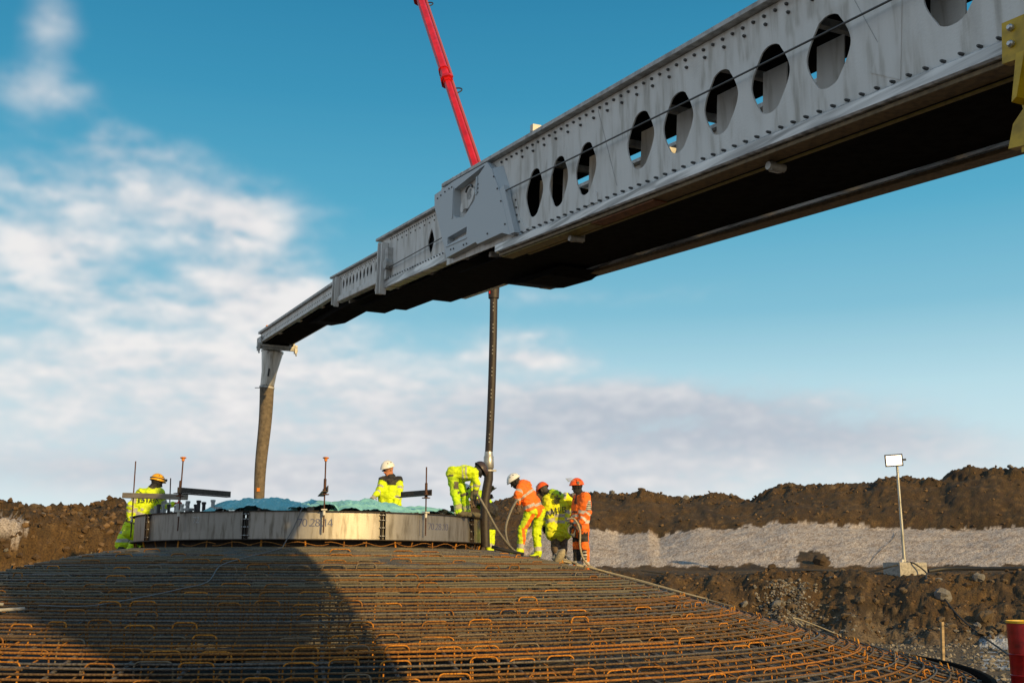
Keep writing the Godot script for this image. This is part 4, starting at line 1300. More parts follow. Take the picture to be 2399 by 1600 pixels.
	beam_part("bottom_rail", s1, -1.6, 4.6, -0.03, -0.005, z1 - 0.03, z1 + 0.05, M.galv)
	beam_part("bottom_rail", s1, -1.6, 4.6, -0.03, -0.005, f1 - 0.05, f1 + 0.03, M.galv)
	beam_part("belt", s1, -1.6, 4.6, 0.10, 0.12, z1 + 0.06, f1 - 0.06, M.rubber)
	beam_part("belt_pan", s1, -0.9, 4.3, -0.055, -0.035, z1 + 0.09, f1 - 0.03, M.rubber)
	bolt_rows(s1, [[-0.8, 4.5, 0.06, 0.105]], z1 - 0.0052, 0.009)
	for q in [0.6, 2.0, 3.4]:
		var cm := MB.new()
		cm.bar(Vector3(q, -0.018, (z1 + f1) * 0.5), Vector3(0.06, 0.03, f1 - z1 + 0.02), 0.008)
		put("cross_member", cm.mesh(), M.galv, s1)
	var p1 := MB.new()
	p1.prism(PackedVector2Array([Vector2(-0.9, -0.06), Vector2(-0.5, -0.15), Vector2(1.1, -0.15), Vector2(1.9, -0.06)]), z1 + 0.2, f1 + 0.06)
	put("guard_pan", p1.mesh(), M.rubber, s1)
	var drum := MB.new()
	drum.cyl(Vector3(4.55, 0.05, z1 + 0.03), Vector3(4.55, 0.05, f1 - 0.03), 0.12, 20)
	put("head_drum", drum.mesh(), M.rubber, s1)
	var hood := MB.new()
	hood.box(Vector3(4.56, -0.02, z1 - 0.035), Vector3(0.34, 0.20, 0.03)); hood.box(Vector3(4.56, -0.02, f1 + 0.035), Vector3(0.34, 0.20, 0.03))
	hood.box(Vector3(4.42, -0.10, (z1 + f1) * 0.5), Vector3(0.05, 0.05, f1 - z1 + 0.2))
	hood.cyl(Vector3(4.42, -0.15, z1 - 0.12), Vector3(4.42, -0.15, f1 + 0.12), 0.022, 8)
	for z in [z1 - 0.08, f1 + 0.08]:
		hood.box(Vector3(4.42, -0.13, z), Vector3(0.09, 0.16, 0.05))
		hood.cyl(Vector3(4.36, -0.26, z), Vector3(4.44, -0.16, z), 0.016, 6)
	put("discharge_head", hood.mesh(), M.galv_dark, s1)
	var lt := MB.new()
	lt.box(Vector3(4.2, 0.24, z1 + 0.02), Vector3(0.06, 0.05, 0.05))
	put("marker_lamp", lt.mesh(), M.cap_orange, s1)
	# ---- funnel and rubber trunk (hang from the head)
	var inv := root.transform.affine_inverse()
	var top := inv * Vector3(-4.80, 4.31, -21.78)
	var mid := inv * Vector3(-4.87, 3.61, -21.76)
	var bot := inv * Vector3(-4.93, 1.20, -21.74)
	var up := (top - mid).normalized()
	var xx := up.cross(Vector3(0, 0, 1)).normalized()
	var fr := Transform3D(Basis(xx, up, xx.cross(up)), mid)
	var L := top.distance_to(mid)
	var fn := MB.new()
	fn.lathe([Vector2(0.133, 0.0), Vector2(0.137, 0.02), Vector2(0.150, L * 0.4), Vector2(0.212, L * 0.97), Vector2(0.222, L * 0.98), Vector2(0.222, L + 0.02), Vector2(0.20, L + 0.02)], 28, fr)
	var fo := put("funnel", fn.mesh(), M.zinc, root)
	var hd := MB.new()
	hd.box(fr * Vector3(0.0, L * 0.36, 0.0) + (inv.basis * Vector3(0.03, 0, 0.17)), Vector3(0.03, 0.15, 0.03), fr.basis)
	put("handle", hd.mesh(), M.black, fo)
	var bd := MB.new()
	bd.lathe([Vector2(0.14, -0.05), Vector2(0.15, -0.045), Vector2(0.15, -0.012), Vector2(0.14, -0.005)], 24, fr)
	bd.cyl(fr * Vector3(0, -0.03, 0) - inv.basis * Vector3(0.13, 0, 0), fr * Vector3(0, -0.03, 0) - inv.basis * Vector3(0.24, 0, 0), 0.008, 6)
	put("clamp_band", bd.mesh(), M.galv_dark, fo)
	var tk := MB.new()
	var tp := PackedVector3Array()
	for k in 15:
		var f := k / 14.0
		tp.append(mid.lerp(bot, f) + inv.basis * Vector3(0.012 * sin(f * 7.0), 0, 0.01 * cos(f * 9.0)))
	tk.tube(tp, 0.140, 22, 0.098, false)
	var tko := put("rubber_trunk", tk.mesh(), M.trunk, root)
	var tg := MB.new()
	tg.box(inv * Vector3(-4.92, 1.56, -21.63), Vector3(0.06, 0.07, 0.012), inv.basis)
	put("orange_tag", tg.mesh(), M.cap_orange, tko)

# ------------------------------------------------------------------ concrete pump arm and hose
func make_pump() -> void:
	var root := thing("concrete_pump_arm", "bright red telescopic pump arm with a black delivery hose hanging from it", "pump arm", Vector3(-0.43, 0.5, -20.0))
	var o := root.position
	var a := Vector3(-0.15, 5.6, -19.2) - o
	var p1 := Vector3(-1.24, 10.9, -24.0) - o
	var p2 := Vector3(-2.46, 14.95, -27.0) - o
	var dirv := (p2 - a).normalized()
	# straight arm through the three measured points
	p1 = a + dirv * a.distance_to(p1)
	var sd := dirv.cross(Vector3(0, 0, 1)).normalized()
	var bs := Basis(dirv, sd, dirv.cross(sd))
	var segs := [[0.0, a.distance_to(p1), 0.155], [a.distance_to(p1), a.distance_to(p2), 0.195], [a.distance_to(p2), a.distance_to(p2) + 4.5, 0.24]]
	for s in segs:
		var mb := MB.new()
		var m: float = (s[0] + s[1]) * 0.5
		mb.bar(a + dirv * m, Vector3(s[1] - s[0] + 0.3, s[2], s[2] * 1.15), s[2] * 0.22, bs)
		put("arm_section", mb.mesh(), M.red, root)
		var cl := MB.new()
		for q in [[0.0, 0.10, 1.45], [0.5, 0.03, 1.25]]:
			cl.bar(a + dirv * (s[0] + q[0]), Vector3(q[1], s[2] * q[2], s[2] * 1.15 * q[2]), s[2] * 0.3, bs)
		put("collar", cl.mesh(), M.red, root)
		var pp := MB.new()
		var off := bs * Vector3(0, s[2] * 0.75, 0.03)
		pp.cyl(a + dirv * (s[0] + 0.2) + off, a + dirv * s[1] + off, 0.035, 10)
		put("delivery_pipe", pp.mesh(), M.red_pipe, root)
		var cd := MB.new()
		var pts := PackedVector3Array()
		for k in 9:
			var t := PI * k / 8.0
			pts.append(a + dirv * (s[0] - 0.55 - 0.12 * cos(t)) + bs * Vector3(0, s[2] * 0.55 + 0.16 * sin(t), 0.02))
		cd.tube(pts, 0.016, 6)
		put("cable_loop", cd.mesh(), M.cord, root)
	for q in [[0.62, 0.0], [0.83, 0.05]]:
		var st := MB.new()
		st.box(a + dirv * (a.distance_to(p2) * q[0]) + bs * Vector3(0, -0.03, 0.118), Vector3(0.24, 0.07, 0.004), bs)
		put("sticker", st.mesh(), M.bolt_white, root)
	# tip elbow behind the conveyor, then the hose
	var h0 := Vector3(-0.34, 5.05, -20.0) - o
	var el := MB.new()
	el.tube(PackedVector3Array([a + dirv * 0.3, a, a.lerp(h0, 0.5) + Vector3(0, 0.14, 0), h0 + Vector3(0, 0.22, 0), h0]), 0.075, 14)
	put("tip_elbow", el.mesh(), M.red, root)
	var sl := MB.new()
	sl.tube(PackedVector3Array([h0 + Vector3(0, 0.42, 0), h0 + Vector3(0, 0.1, 0), h0 + Vector3(0, -0.08, 0)]), 0.115, 18, 0.098)
	var slo := put("hose_sleeve", sl.mesh(), M.hose, root)
	var rs := MB.new()
	rs.box(h0 + Vector3(-0.075, 0.1, 0.083), Vector3(0.02, 0.22, 0.02))
	put("red_strip", rs.mesh(), M.red, slo)
	var ends := [h0 + Vector3(0, 0.1, 0), Vector3(-0.345, 4.0, -20.0) - o, Vector3(-0.375, 2.9, -20.0) - o, Vector3(-0.42, 2.05, -20.0) - o]
	var cv := Curve3D.new()
	cv.add_point(ends[0], Vector3.ZERO, Vector3(0, -1.0, 0))
	cv.add_point(ends[3], Vector3(0.05, 1.0, 0), Vector3.ZERO)
	var path := cv.tessellate_even_length(5, 0.12)
	var hs := MB.new()
	hs.tube(path, 0.071, 18)
	var hso := put("delivery_hose", hs.mesh(), M.hose, root)
	for k in 7:
		for q in 3:
			var f := (k + 0.32) / 7.1 + q * 0.024
			var at := cv.sample_baked(cv.get_baked_length() * (0.05 + f * 0.93))
			var d := MB.new()
			d.lathe([Vector2(0.014, 0.0), Vector2(0.012, 0.004), Vector2(0, 0.005)], 8, Transform3D(Basis(Vector3(1, 0, 0), PI / 2.0), at + Vector3(-0.004, 0, 0.0705)), false)
			put("printed_dot", d.mesh(), M.hose_mark, hso)
	var e: Vector3 = ends[3]
	var cp := MB.new()
	var dn := Vector3(-0.02, -1, 0).normalized()
	var fx := Transform3D(Basis(Vector3(1, 0, 0), Vector3(0, 1, 0), Vector3(0, 0, 1)), e)
	cp.lathe([Vector2(0.085, -0.23), Vector2(0.092, -0.22), Vector2(0.092, -0.02), Vector2(0.08, 0.0), Vector2(0.074, 0.07)], 20, fx)
	put("coupling", cp.mesh(), M.zinc, root)
	var cb := MB.new()
	cb.lathe([Vector2(0.08, -0.29), Vector2(0.105, -0.285), Vector2(0.105, -0.255), Vector2(0.082, -0.25)], 20, fx)
	cb.box(e + Vector3(0.11, -0.27, 0.03), Vector3(0.06, 0.03, 0.03))
	put("clamp_ring", cb.mesh(), M.galv_dark, root)
	var lo := MB.new()
	var lp := PackedVector3Array([e + Vector3(0, -0.24, 0), e + Vector3(0.0, -0.42, 0), e + Vector3(-0.03, -0.58, 0), e + Vector3(-0.06, -0.80, 0.02), e + Vector3(-0.065, -1.2, 0.05), e + Vector3(-0.05, -1.62, 0.05)])
	lo.tube(lp, 0.082, 18)
	put("end_hose", lo.mesh(), M.hose, root)
# ------------------------------------------------------------------ people
const LIME := Color(0.60, 0.80, 0.0)
const LIME2 := Color(0.48, 0.76, 0.0)
const ORANGE := Color(0.90, 0.165, 0.008)
const SILVER := Color(0.42, 0.42, 0.40)
const NAVY := Color(0.012, 0.013, 0.018)
const SKIN := Color(0.48, 0.20, 0.11)
const BROWN := Color(0.115, 0.08, 0.055)

var fold := FastNoiseLite.new()

# bones: [a, b, radius a, radius b, name]; meshes the smooth union as surface nets into mb
func skin_bones(mb: MB, bones: Array, cell: float, blend: float, crease: float, paint: Callable) -> void:
	var lo := Vector3(1e9, 1e9, 1e9)
	var hi := -lo
	for b in bones:
		for e in 2:
			var r: float = b[2 + e] + blend + crease + cell * 2.0
			lo = lo.min(b[e] - Vector3.ONE * r)
			hi = hi.max(b[e] + Vector3.ONE * r)
	var nx := int((hi.x - lo.x) / cell) + 2
	var ny := int((hi.y - lo.y) / cell) + 2
	var nz := int((hi.z - lo.z) / cell) + 2
	var f := PackedFloat32Array()
	f.resize(nx * ny * nz)
	f.fill(1.0)
	var best := f.duplicate()
	var id := PackedByteArray()
	id.resize(nx * ny * nz)
	var sxy := nx * ny
	for bi in bones.size():
		var b: Array = bones[bi]
		var pa: Vector3 = b[0]
		var pb: Vector3 = b[1]
		var ra: float = b[2]
		var rb: float = b[3]
		var ab := pb - pa
		var l2 := maxf(ab.length_squared(), 1e-9)
		var pad := blend + crease + cell * 2.0
		var bl := (pa - Vector3.ONE * (ra + pad)).min(pb - Vector3.ONE * (rb + pad))
		var bh := (pa + Vector3.ONE * (ra + pad)).max(pb + Vector3.ONE * (rb + pad))
		var i0 := maxi(0, int((bl.x - lo.x) / cell)); var i1 := mini(nx - 1, int((bh.x - lo.x) / cell) + 1)
		var j0 := maxi(0, int((bl.y - lo.y) / cell)); var j1 := mini(ny - 1, int((bh.y - lo.y) / cell) + 1)
		var k0 := maxi(0, int((bl.z - lo.z) / cell)); var k1 := mini(nz - 1, int((bh.z - lo.z) / cell) + 1)
		for k in range(k0, k1 + 1):
			for j in range(j0, j1 + 1):
				for i in range(i0, i1 + 1):
					var p := lo + Vector3(i, j, k) * cell
					var t := clampf((p - pa).dot(ab) / l2, 0.0, 1.0)
					var d := p.distance_to(pa + ab * t) - lerpf(ra, rb, t)
					var q := k * sxy + j * nx + i
					if d < best[q]:
						best[q] = d
						id[q] = bi
					var h := clampf(0.5 + 0.5 * (f[q] - d) / blend, 0.0, 1.0)
					f[q] = lerpf(f[q], d, h) - blend * h * (1.0 - h)
	if crease > 0.0:
		for k in nz:
			for j in ny:
				for i in nx:
					var q := k * sxy + j * nx + i
					if absf(f[q]) < 0.05:
						var p := lo + Vector3(i, j, k) * cell
						f[q] += crease * (fold.get_noise_3d(p.x * 9.0, p.y * 15.0, p.z * 9.0) * 1.1 + fold.get_noise_3d(p.x * 24.0, p.y * 30.0 + 7.0, p.z * 24.0) * 0.5)
	var at := PackedInt32Array()
	at.resize(nx * ny * nz)
	at.fill(-1)
	for k in nz - 1:
		for j in ny - 1:
			for i in nx - 1:
				var q := k * sxy + j * nx + i
				var f0 := f[q]; var f1 := f[q + 1]; var f2 := f[q + nx]; var f3 := f[q + nx + 1]
				var g0 := f[q + sxy]; var g1 := f[q + sxy + 1]; var g2 := f[q + sxy + nx]; var g3 := f[q + sxy + nx + 1]
				var s := int(f0 < 0) + int(f1 < 0) + int(f2 < 0) + int(f3 < 0) + int(g0 < 0) + int(g1 < 0) + int(g2 < 0) + int(g3 < 0)
				if s == 0 or s == 8: continue
				var acc := Vector3.ZERO
				var m := 0
				if (f0 < 0) != (f1 < 0): acc += Vector3(f0 / (f0 - f1), 0, 0); m += 1
				if (f2 < 0) != (f3 < 0): acc += Vector3(f2 / (f2 - f3), 1, 0); m += 1
				if (g0 < 0) != (g1 < 0): acc += Vector3(g0 / (g0 - g1), 0, 1); m += 1
				if (g2 < 0) != (g3 < 0): acc += Vector3(g2 / (g2 - g3), 1, 1); m += 1
				if (f0 < 0) != (f2 < 0): acc += Vector3(0, f0 / (f0 - f2), 0); m += 1
				if (f1 < 0) != (f3 < 0): acc += Vector3(1, f1 / (f1 - f3), 0); m += 1
				if (g0 < 0) != (g2 < 0): acc += Vector3(0, g0 / (g0 - g2), 1); m += 1
				if (g1 < 0) != (g3 < 0): acc += Vector3(1, g1 / (g1 - g3), 1); m += 1
				if (f0 < 0) != (g0 < 0): acc += Vector3(0, 0, f0 / (f0 - g0)); m += 1
				if (f1 < 0) != (g1 < 0): acc += Vector3(1, 0, f1 / (f1 - g1)); m += 1
				if (f2 < 0) != (g2 < 0): acc += Vector3(0, 1, f2 / (f2 - g2)); m += 1
				if (f3 < 0) != (g3 < 0): acc += Vector3(1, 1, f3 / (f3 - g3)); m += 1
				var p := lo + (Vector3(i, j, k) + acc / m) * cell
				var nn := Vector3(f1 - f0 + f3 - f2 + g1 - g0 + g3 - g2, f2 - f0 + f3 - f1 + g2 - g0 + g3 - g1, g0 - f0 + g1 - f1 + g2 - f2 + g3 - f3).normalized()
				var b: Array = bones[id[q]]
				var ab: Vector3 = b[1] - b[0]
				var t := clampf((p - b[0]).dot(ab) / maxf(ab.length_squared(), 1e-9), 0.0, 1.0)
				var pc: Color = paint.call(b[4], t, p)
				if crease > 0.0:
					# cement and soil worked into the cloth
					var dirt := clampf(fold.get_noise_3d(p.x * 5.0 + 30.0, p.y * 5.0, p.z * 5.0) * 1.6 - 0.05, 0.0, 0.4) + clampf(fold.get_noise_3d(p.x * 21.0, p.y * 21.0 + 9.0, p.z * 21.0) - 0.1, 0.0, 0.3)
					pc = pc.lerp(Color(0.14, 0.12, 0.08), dirt * 0.55)
				mb.col = pc
				at[q] = mb.vert(p, nn)
	for k in range(1, nz - 1):
		for j in range(1, ny - 1):
			for i in range(1, nx - 1):
				var q := k * sxy + j * nx + i
				var a := f[q] < 0
				for ax in 3:
					var st := 1 if ax == 0 else (nx if ax == 1 else sxy)
					if a == (f[q + st] < 0): continue
					var u := nx if ax == 0 else (sxy if ax == 1 else 1)
					var w := sxy if ax == 0 else (1 if ax == 1 else nx)
					var c0 := at[q - u - w]; var c1 := at[q - w]; var c2 := at[q]; var c3 := at[q - u]
					if c0 < 0 or c1 < 0 or c2 < 0 or c3 < 0: continue
					if a:
						mb.tri(c0, c1, c2); mb.tri(c0, c2, c3)
					else:
						mb.tri(c0, c2, c1); mb.tri(c0, c3, c2)

func hand_bones(wr: Vector3, dir: Vector3, palm: Vector3, size := 1.0, curl := 0.9) -> Array:
	# dir: along the hand; palm: the way the palm faces
	var out := []
	palm = (palm - dir * palm.dot(dir)).normalized()
	var side := dir.cross(palm).normalized()
	var kn := wr + dir * 0.095 * size
	out.append([wr, wr + dir * 0.04 * size, 0.026, 0.028, "hand"])
	for q in [-0.028, -0.009, 0.010, 0.028]:
		out.append([wr + dir * 0.03 * size + side * q * 0.7, kn + side * q, 0.015, 0.0125, "hand"])
	var ln := [0.062, 0.078, 0.082, 0.074]
	for k in 4:
		var q: float = [0.030, 0.010, -0.010, -0.030][3 - k]
		var p: Vector3 = kn + side * q
		var d := dir
		for s in 3:
			d = (d * cos(curl * 0.75) + palm * sin(curl * 0.75)).normalized() if s > 0 else (d * cos(curl * 0.4) + palm * sin(curl * 0.4)).normalized()
			var e: Vector3 = p + d * ln[k] * size * [0.45, 0.32, 0.26][s]
			out.append([p, e, 0.0105 - 0.0008 * s, 0.0098 - 0.0008 * s, "hand"])
			p = e
			palm = (palm - d * palm.dot(d)).normalized()
	var pp := palm
	var tb := wr + dir * 0.03 * size + side * 0.026
	var t1 := tb + (dir * 0.6 + side * 0.75 + pp * 0.2).normalized() * 0.045 * size
	var t2 := t1 + (dir * 0.9 + side * 0.1 + pp * 0.5).normalized() * 0.035 * size
	out.append([tb, t1, 0.0145, 0.012, "hand"])
	out.append([t1, t2, 0.012, 0.0105, "hand"])
	return out

func helmet(parent: Node3D, at: Vector3, face: Vector3, up: Vector3, key: String, band: bool, visor: bool) -> void:
	up = up.normalized()
	face = (face - up * face.dot(up)).normalized()
	var bs := Basis(up.cross(face).normalized(), up, face)
	var node := Node3D.new()
	node.name = "helmet"
	parent.add_child(node, true)
	node.transform = Transform3D(bs, at)
	var mb := MB.new()
	mb.grid(36, 14, func(u: float, v: float) -> Vector3:
		var t := u * TAU
		var ph := v * PI * 0.5
		var fr := maxf(0.0, sin(t))
		var rx := 0.120 + 0.010 * (1.0 - v) * (1.0 - v)
		var rz := 0.142 + 0.022 * pow(1.0 - v, 4.0) * fr
		var ridge := 0.006 * exp(-pow(cos(t) * cos(ph) / 0.2, 2.0)) + 0.003 * cos(cos(t) * 14.0) * cos(ph) * sin(ph)
		return Vector3(cos(t) * cos(ph) * rx, sin(ph) * (0.128 + ridge) - 0.012 * pow(1.0 - v, 3.0) * (1.0 - fr) , -(-sin(t)) * cos(ph) * rz))
	mb.outward(Vector3.ZERO)
	put("shell", mb.mesh(), M[key], node)
	var rim := MB.new()
	var pts := PackedVector3Array()
	for k in 36:
		var t := TAU * k / 36.0
		var fr := maxf(0.0, sin(t))
		pts.append(Vector3(cos(t) * 0.129, -0.012 * (1.0 - fr), sin(t) * (0.142 + 0.022 * fr)))
	rim.tube(pts, 0.006, 5, -1.0, false, true)
	put("rim", rim.mesh(), M[key], node)
	var vents := MB.new()
	for s in [-1.0, 1.0]:
		for k in 2:
			var t := 0.25 + k * 0.5
			vents.box(Vector3(s * 0.108 * cos(0.5), 0.072, 0.04 - k * 0.075), Vector3(0.012, 0.034, 0.014), Basis(Vector3(0, 0, 1), s * -0.55) * Basis(Vector3(1, 0, 0), 0.35))
	put("vents", vents.mesh(), M.lens_frame, node)
	if band:
		var bd := MB.new()
		var bp := PackedVector3Array()
		for k in 36:
			var t := TAU * k / 36.0
			bp.append(Vector3(cos(t) * 0.125, 0.035 + 0.012 * sin(t), sin(t) * 0.145))
		bd.tube(bp, 0.010, 5, -1.0, false, true)
		bd.box(Vector3(0, 0.05, 0.155), Vector3(0.06, 0.045, 0.03))
		put("lamp_band", bd.mesh(), M.lens_frame, node)
	if visor:
		var vs := MB.new()
		vs.grid(12, 4, func(u: float, v: float) -> Vector3:
			var t := lerpf(0.5, PI - 0.5, u)
			return Vector3(cos(t) * 0.135, 0.07 + v * 0.075, sin(t) * 0.15 + 0.02 + v * 0.05))
		put("visor", vs.mesh(), M.visor, node)
		var ve := MB.new()
		for s in [-1.0, 1.0]: ve.box(Vector3(s * 0.132, 0.03, 0.03), Vector3(0.02, 0.06, 0.05))
		put("visor_hinge", ve.mesh(), M.lens_frame, node)

func person(label: String, base: Vector3, J: Dictionary, look: Dictionary, bulk := 1.0) -> Node3D:
	var root := thing("person", label, "person", base)
	var w := bulk
	var bones := []
	var pv: Vector3 = (J.hipL + J.hipR) * 0.5
	var ch: Vector3 = (J.shL + J.shR) * 0.5
	var sp: Vector3 = (ch - pv).normalized()
	var hem: float = look.get("hem", 0.06)
	bones.append([J.hipL, J.hipR, 0.115 * w, 0.115 * w, "pelvis"])
	bones.append([pv - sp * hem, pv.lerp(ch, 0.62), 0.148 * w, 0.158 * w, "torso"])
	bones.append([pv.lerp(ch, 0.5), ch - sp * 0.06, 0.158 * w, 0.13 * w, "chest"])
	var sk: float = look.get("skirt", 0.0)
	var ws: Vector3 = (J.hipR - J.hipL).normalized() * sk
	bones.append([J.hipL - sp * hem - ws, J.hipR - sp * hem + ws, 0.118 * w, 0.118 * w, "hem"])
	if sk > 0.0: bones.append([J.hipL - ws * 0.8, J.hipR + ws * 0.8, 0.125 * w, 0.125 * w, "hem"])
	for s in ["L", "R"]:
		var hp: Vector3 = J["hip" + s]
		var sh: Vector3 = J["sh" + s]
		bones.append([hp - sp * hem, hp.lerp(sh, 0.8), 0.118 * w, 0.112 * w, "torso"])
		bones.append([hp.lerp(sh, 0.7), sh, 0.11 * w, 0.082 * w, "chest"])
		bones.append([ch, sh, 0.095 * w, 0.085 * w, "yoke"])
		bones.append([sh, J["el" + s], 0.084 * w, 0.068 * w, "uarm" + s])
		bones.append([J["el" + s], J["wr" + s], 0.068 * w, 0.053 * w, "farm" + s])
		bones.append([hp, J["kn" + s], 0.112 * w, 0.084 * w, "thigh" + s])
		bones.append([J["kn" + s], J["an" + s], 0.085 * w, 0.072 * w, "shin" + s])
		var an: Vector3 = J["an" + s]
		bones.append([an - Vector3(0, 0.02, 0), an + J["toe" + s] * 0.18 - Vector3(0, 0.035, 0), 0.058, 0.046, "boot"])
	bones.append([ch, J.neck, 0.085, 0.072, "neck"])
	if look.has("hood"):
		bones.append([J.neck - sp * 0.05 + look.hood, ch + look.hood * 1.0 - sp * 0.02, 0.085, 0.10, "hood"])
	var paint: Callable = look.paint
	var mb := MB.new()
	skin_bones(mb, bones, 0.0165, 0.032, 0.019, paint)
	# head on a finer grid
	var f: Vector3 = (J.face as Vector3).normalized()
	var u: Vector3 = (J.get("up", Vector3.UP) as Vector3)
	u = (u - f * u.dot(f)).normalized()
	var sd := u.cross(f)
	var c: Vector3 = J.head
	var hb := []
	hb.append([c + u * 0.03 - f * 0.022, c + u * 0.03 + f * 0.02, 0.088, 0.082, "skull"])
	hb.append([c - u * 0.01 + f * 0.02, c - u * 0.075 + f * 0.045, 0.07, 0.045, "face"])
	hb.append([c - u * 0.06 + f * 0.055, c - u * 0.095 + f * 0.062, 0.036, 0.026, "face"])
	hb.append([c + u * 0.008 + f * 0.092, c - u * 0.034 + f * 0.112, 0.011, 0.016, "nose"])
	hb.append([c + u * 0.022 + f * 0.086 + sd * 0.035, c + u * 0.022 + f * 0.086 - sd * 0.035, 0.014, 0.014, "brow"])
	hb.append([c - u * 0.064 + f * 0.092 + sd * 0.016, c - u * 0.064 + f * 0.092 - sd * 0.016, 0.009, 0.009, "mouth"])
	for s in [-1.0, 1.0]:
		hb.append([c + u * 0.012 + sd * s * 0.084 - f * 0.012, c - u * 0.028 + sd * s * 0.082 - f * 0.004, 0.016, 0.011, "ear"])
		hb.append([c + u * 0.004 + f * 0.083 + sd * s * 0.032, c + u * 0.004 + f * 0.085 + sd * s * 0.032, 0.011, 0.011, "eye"])
	hb.append([c - u * 0.03 - f * 0.02, J.neck - (J.neck - c).normalized() * -0.03, 0.062, 0.066, "throat"])
	skin_bones(mb, hb, 0.0085, 0.014, 0.0, paint)
	for s in ["L", "R"]:
		var d: Vector3 = J.get("hd" + s, (J["wr" + s] - J["el" + s]).normalized())
		skin_bones(mb, hand_bones(J["wr" + s] + d * 0.02, d.normalized(), J.get("palm" + s, Vector3(0, 0, -1)), 1.05, look.get("curl", 0.9)), 0.0062, 0.008, 0.0, func(_b: String, _t: float, _p: Vector3) -> Color: return look["glove" + s])
	put("body", mb.mesh(), M.cloth, root)
	if look.has("helmet"):
		helmet(root, c + u * 0.048, f, u + J.get("tilt", Vector3.ZERO), look.helmet, look.get("band", false), look.get("visor", false))
	return root

func band(t: float, a: float, b: float) -> bool:
	return t > a and t < b

func back_text(root: Node3D, text: String, at: Vector3, right: Vector3, up: Vector3, size: float, called := "back_print") -> void:
	var node := Node3D.new()
	node.name = called
	root.add_child(node)
	var z := right.cross(up).normalized()
	node.transform = Transform3D(Basis(right.normalized(), z.cross(right).normalized(), z), at)
	var tm := TextMesh.new()
	tm.font = FONT; tm.text = text; tm.font_size = 64; tm.pixel_size = size / 64.0 * 1.3; tm.depth = 0.012
	put("letters", tm, M.letter, node)

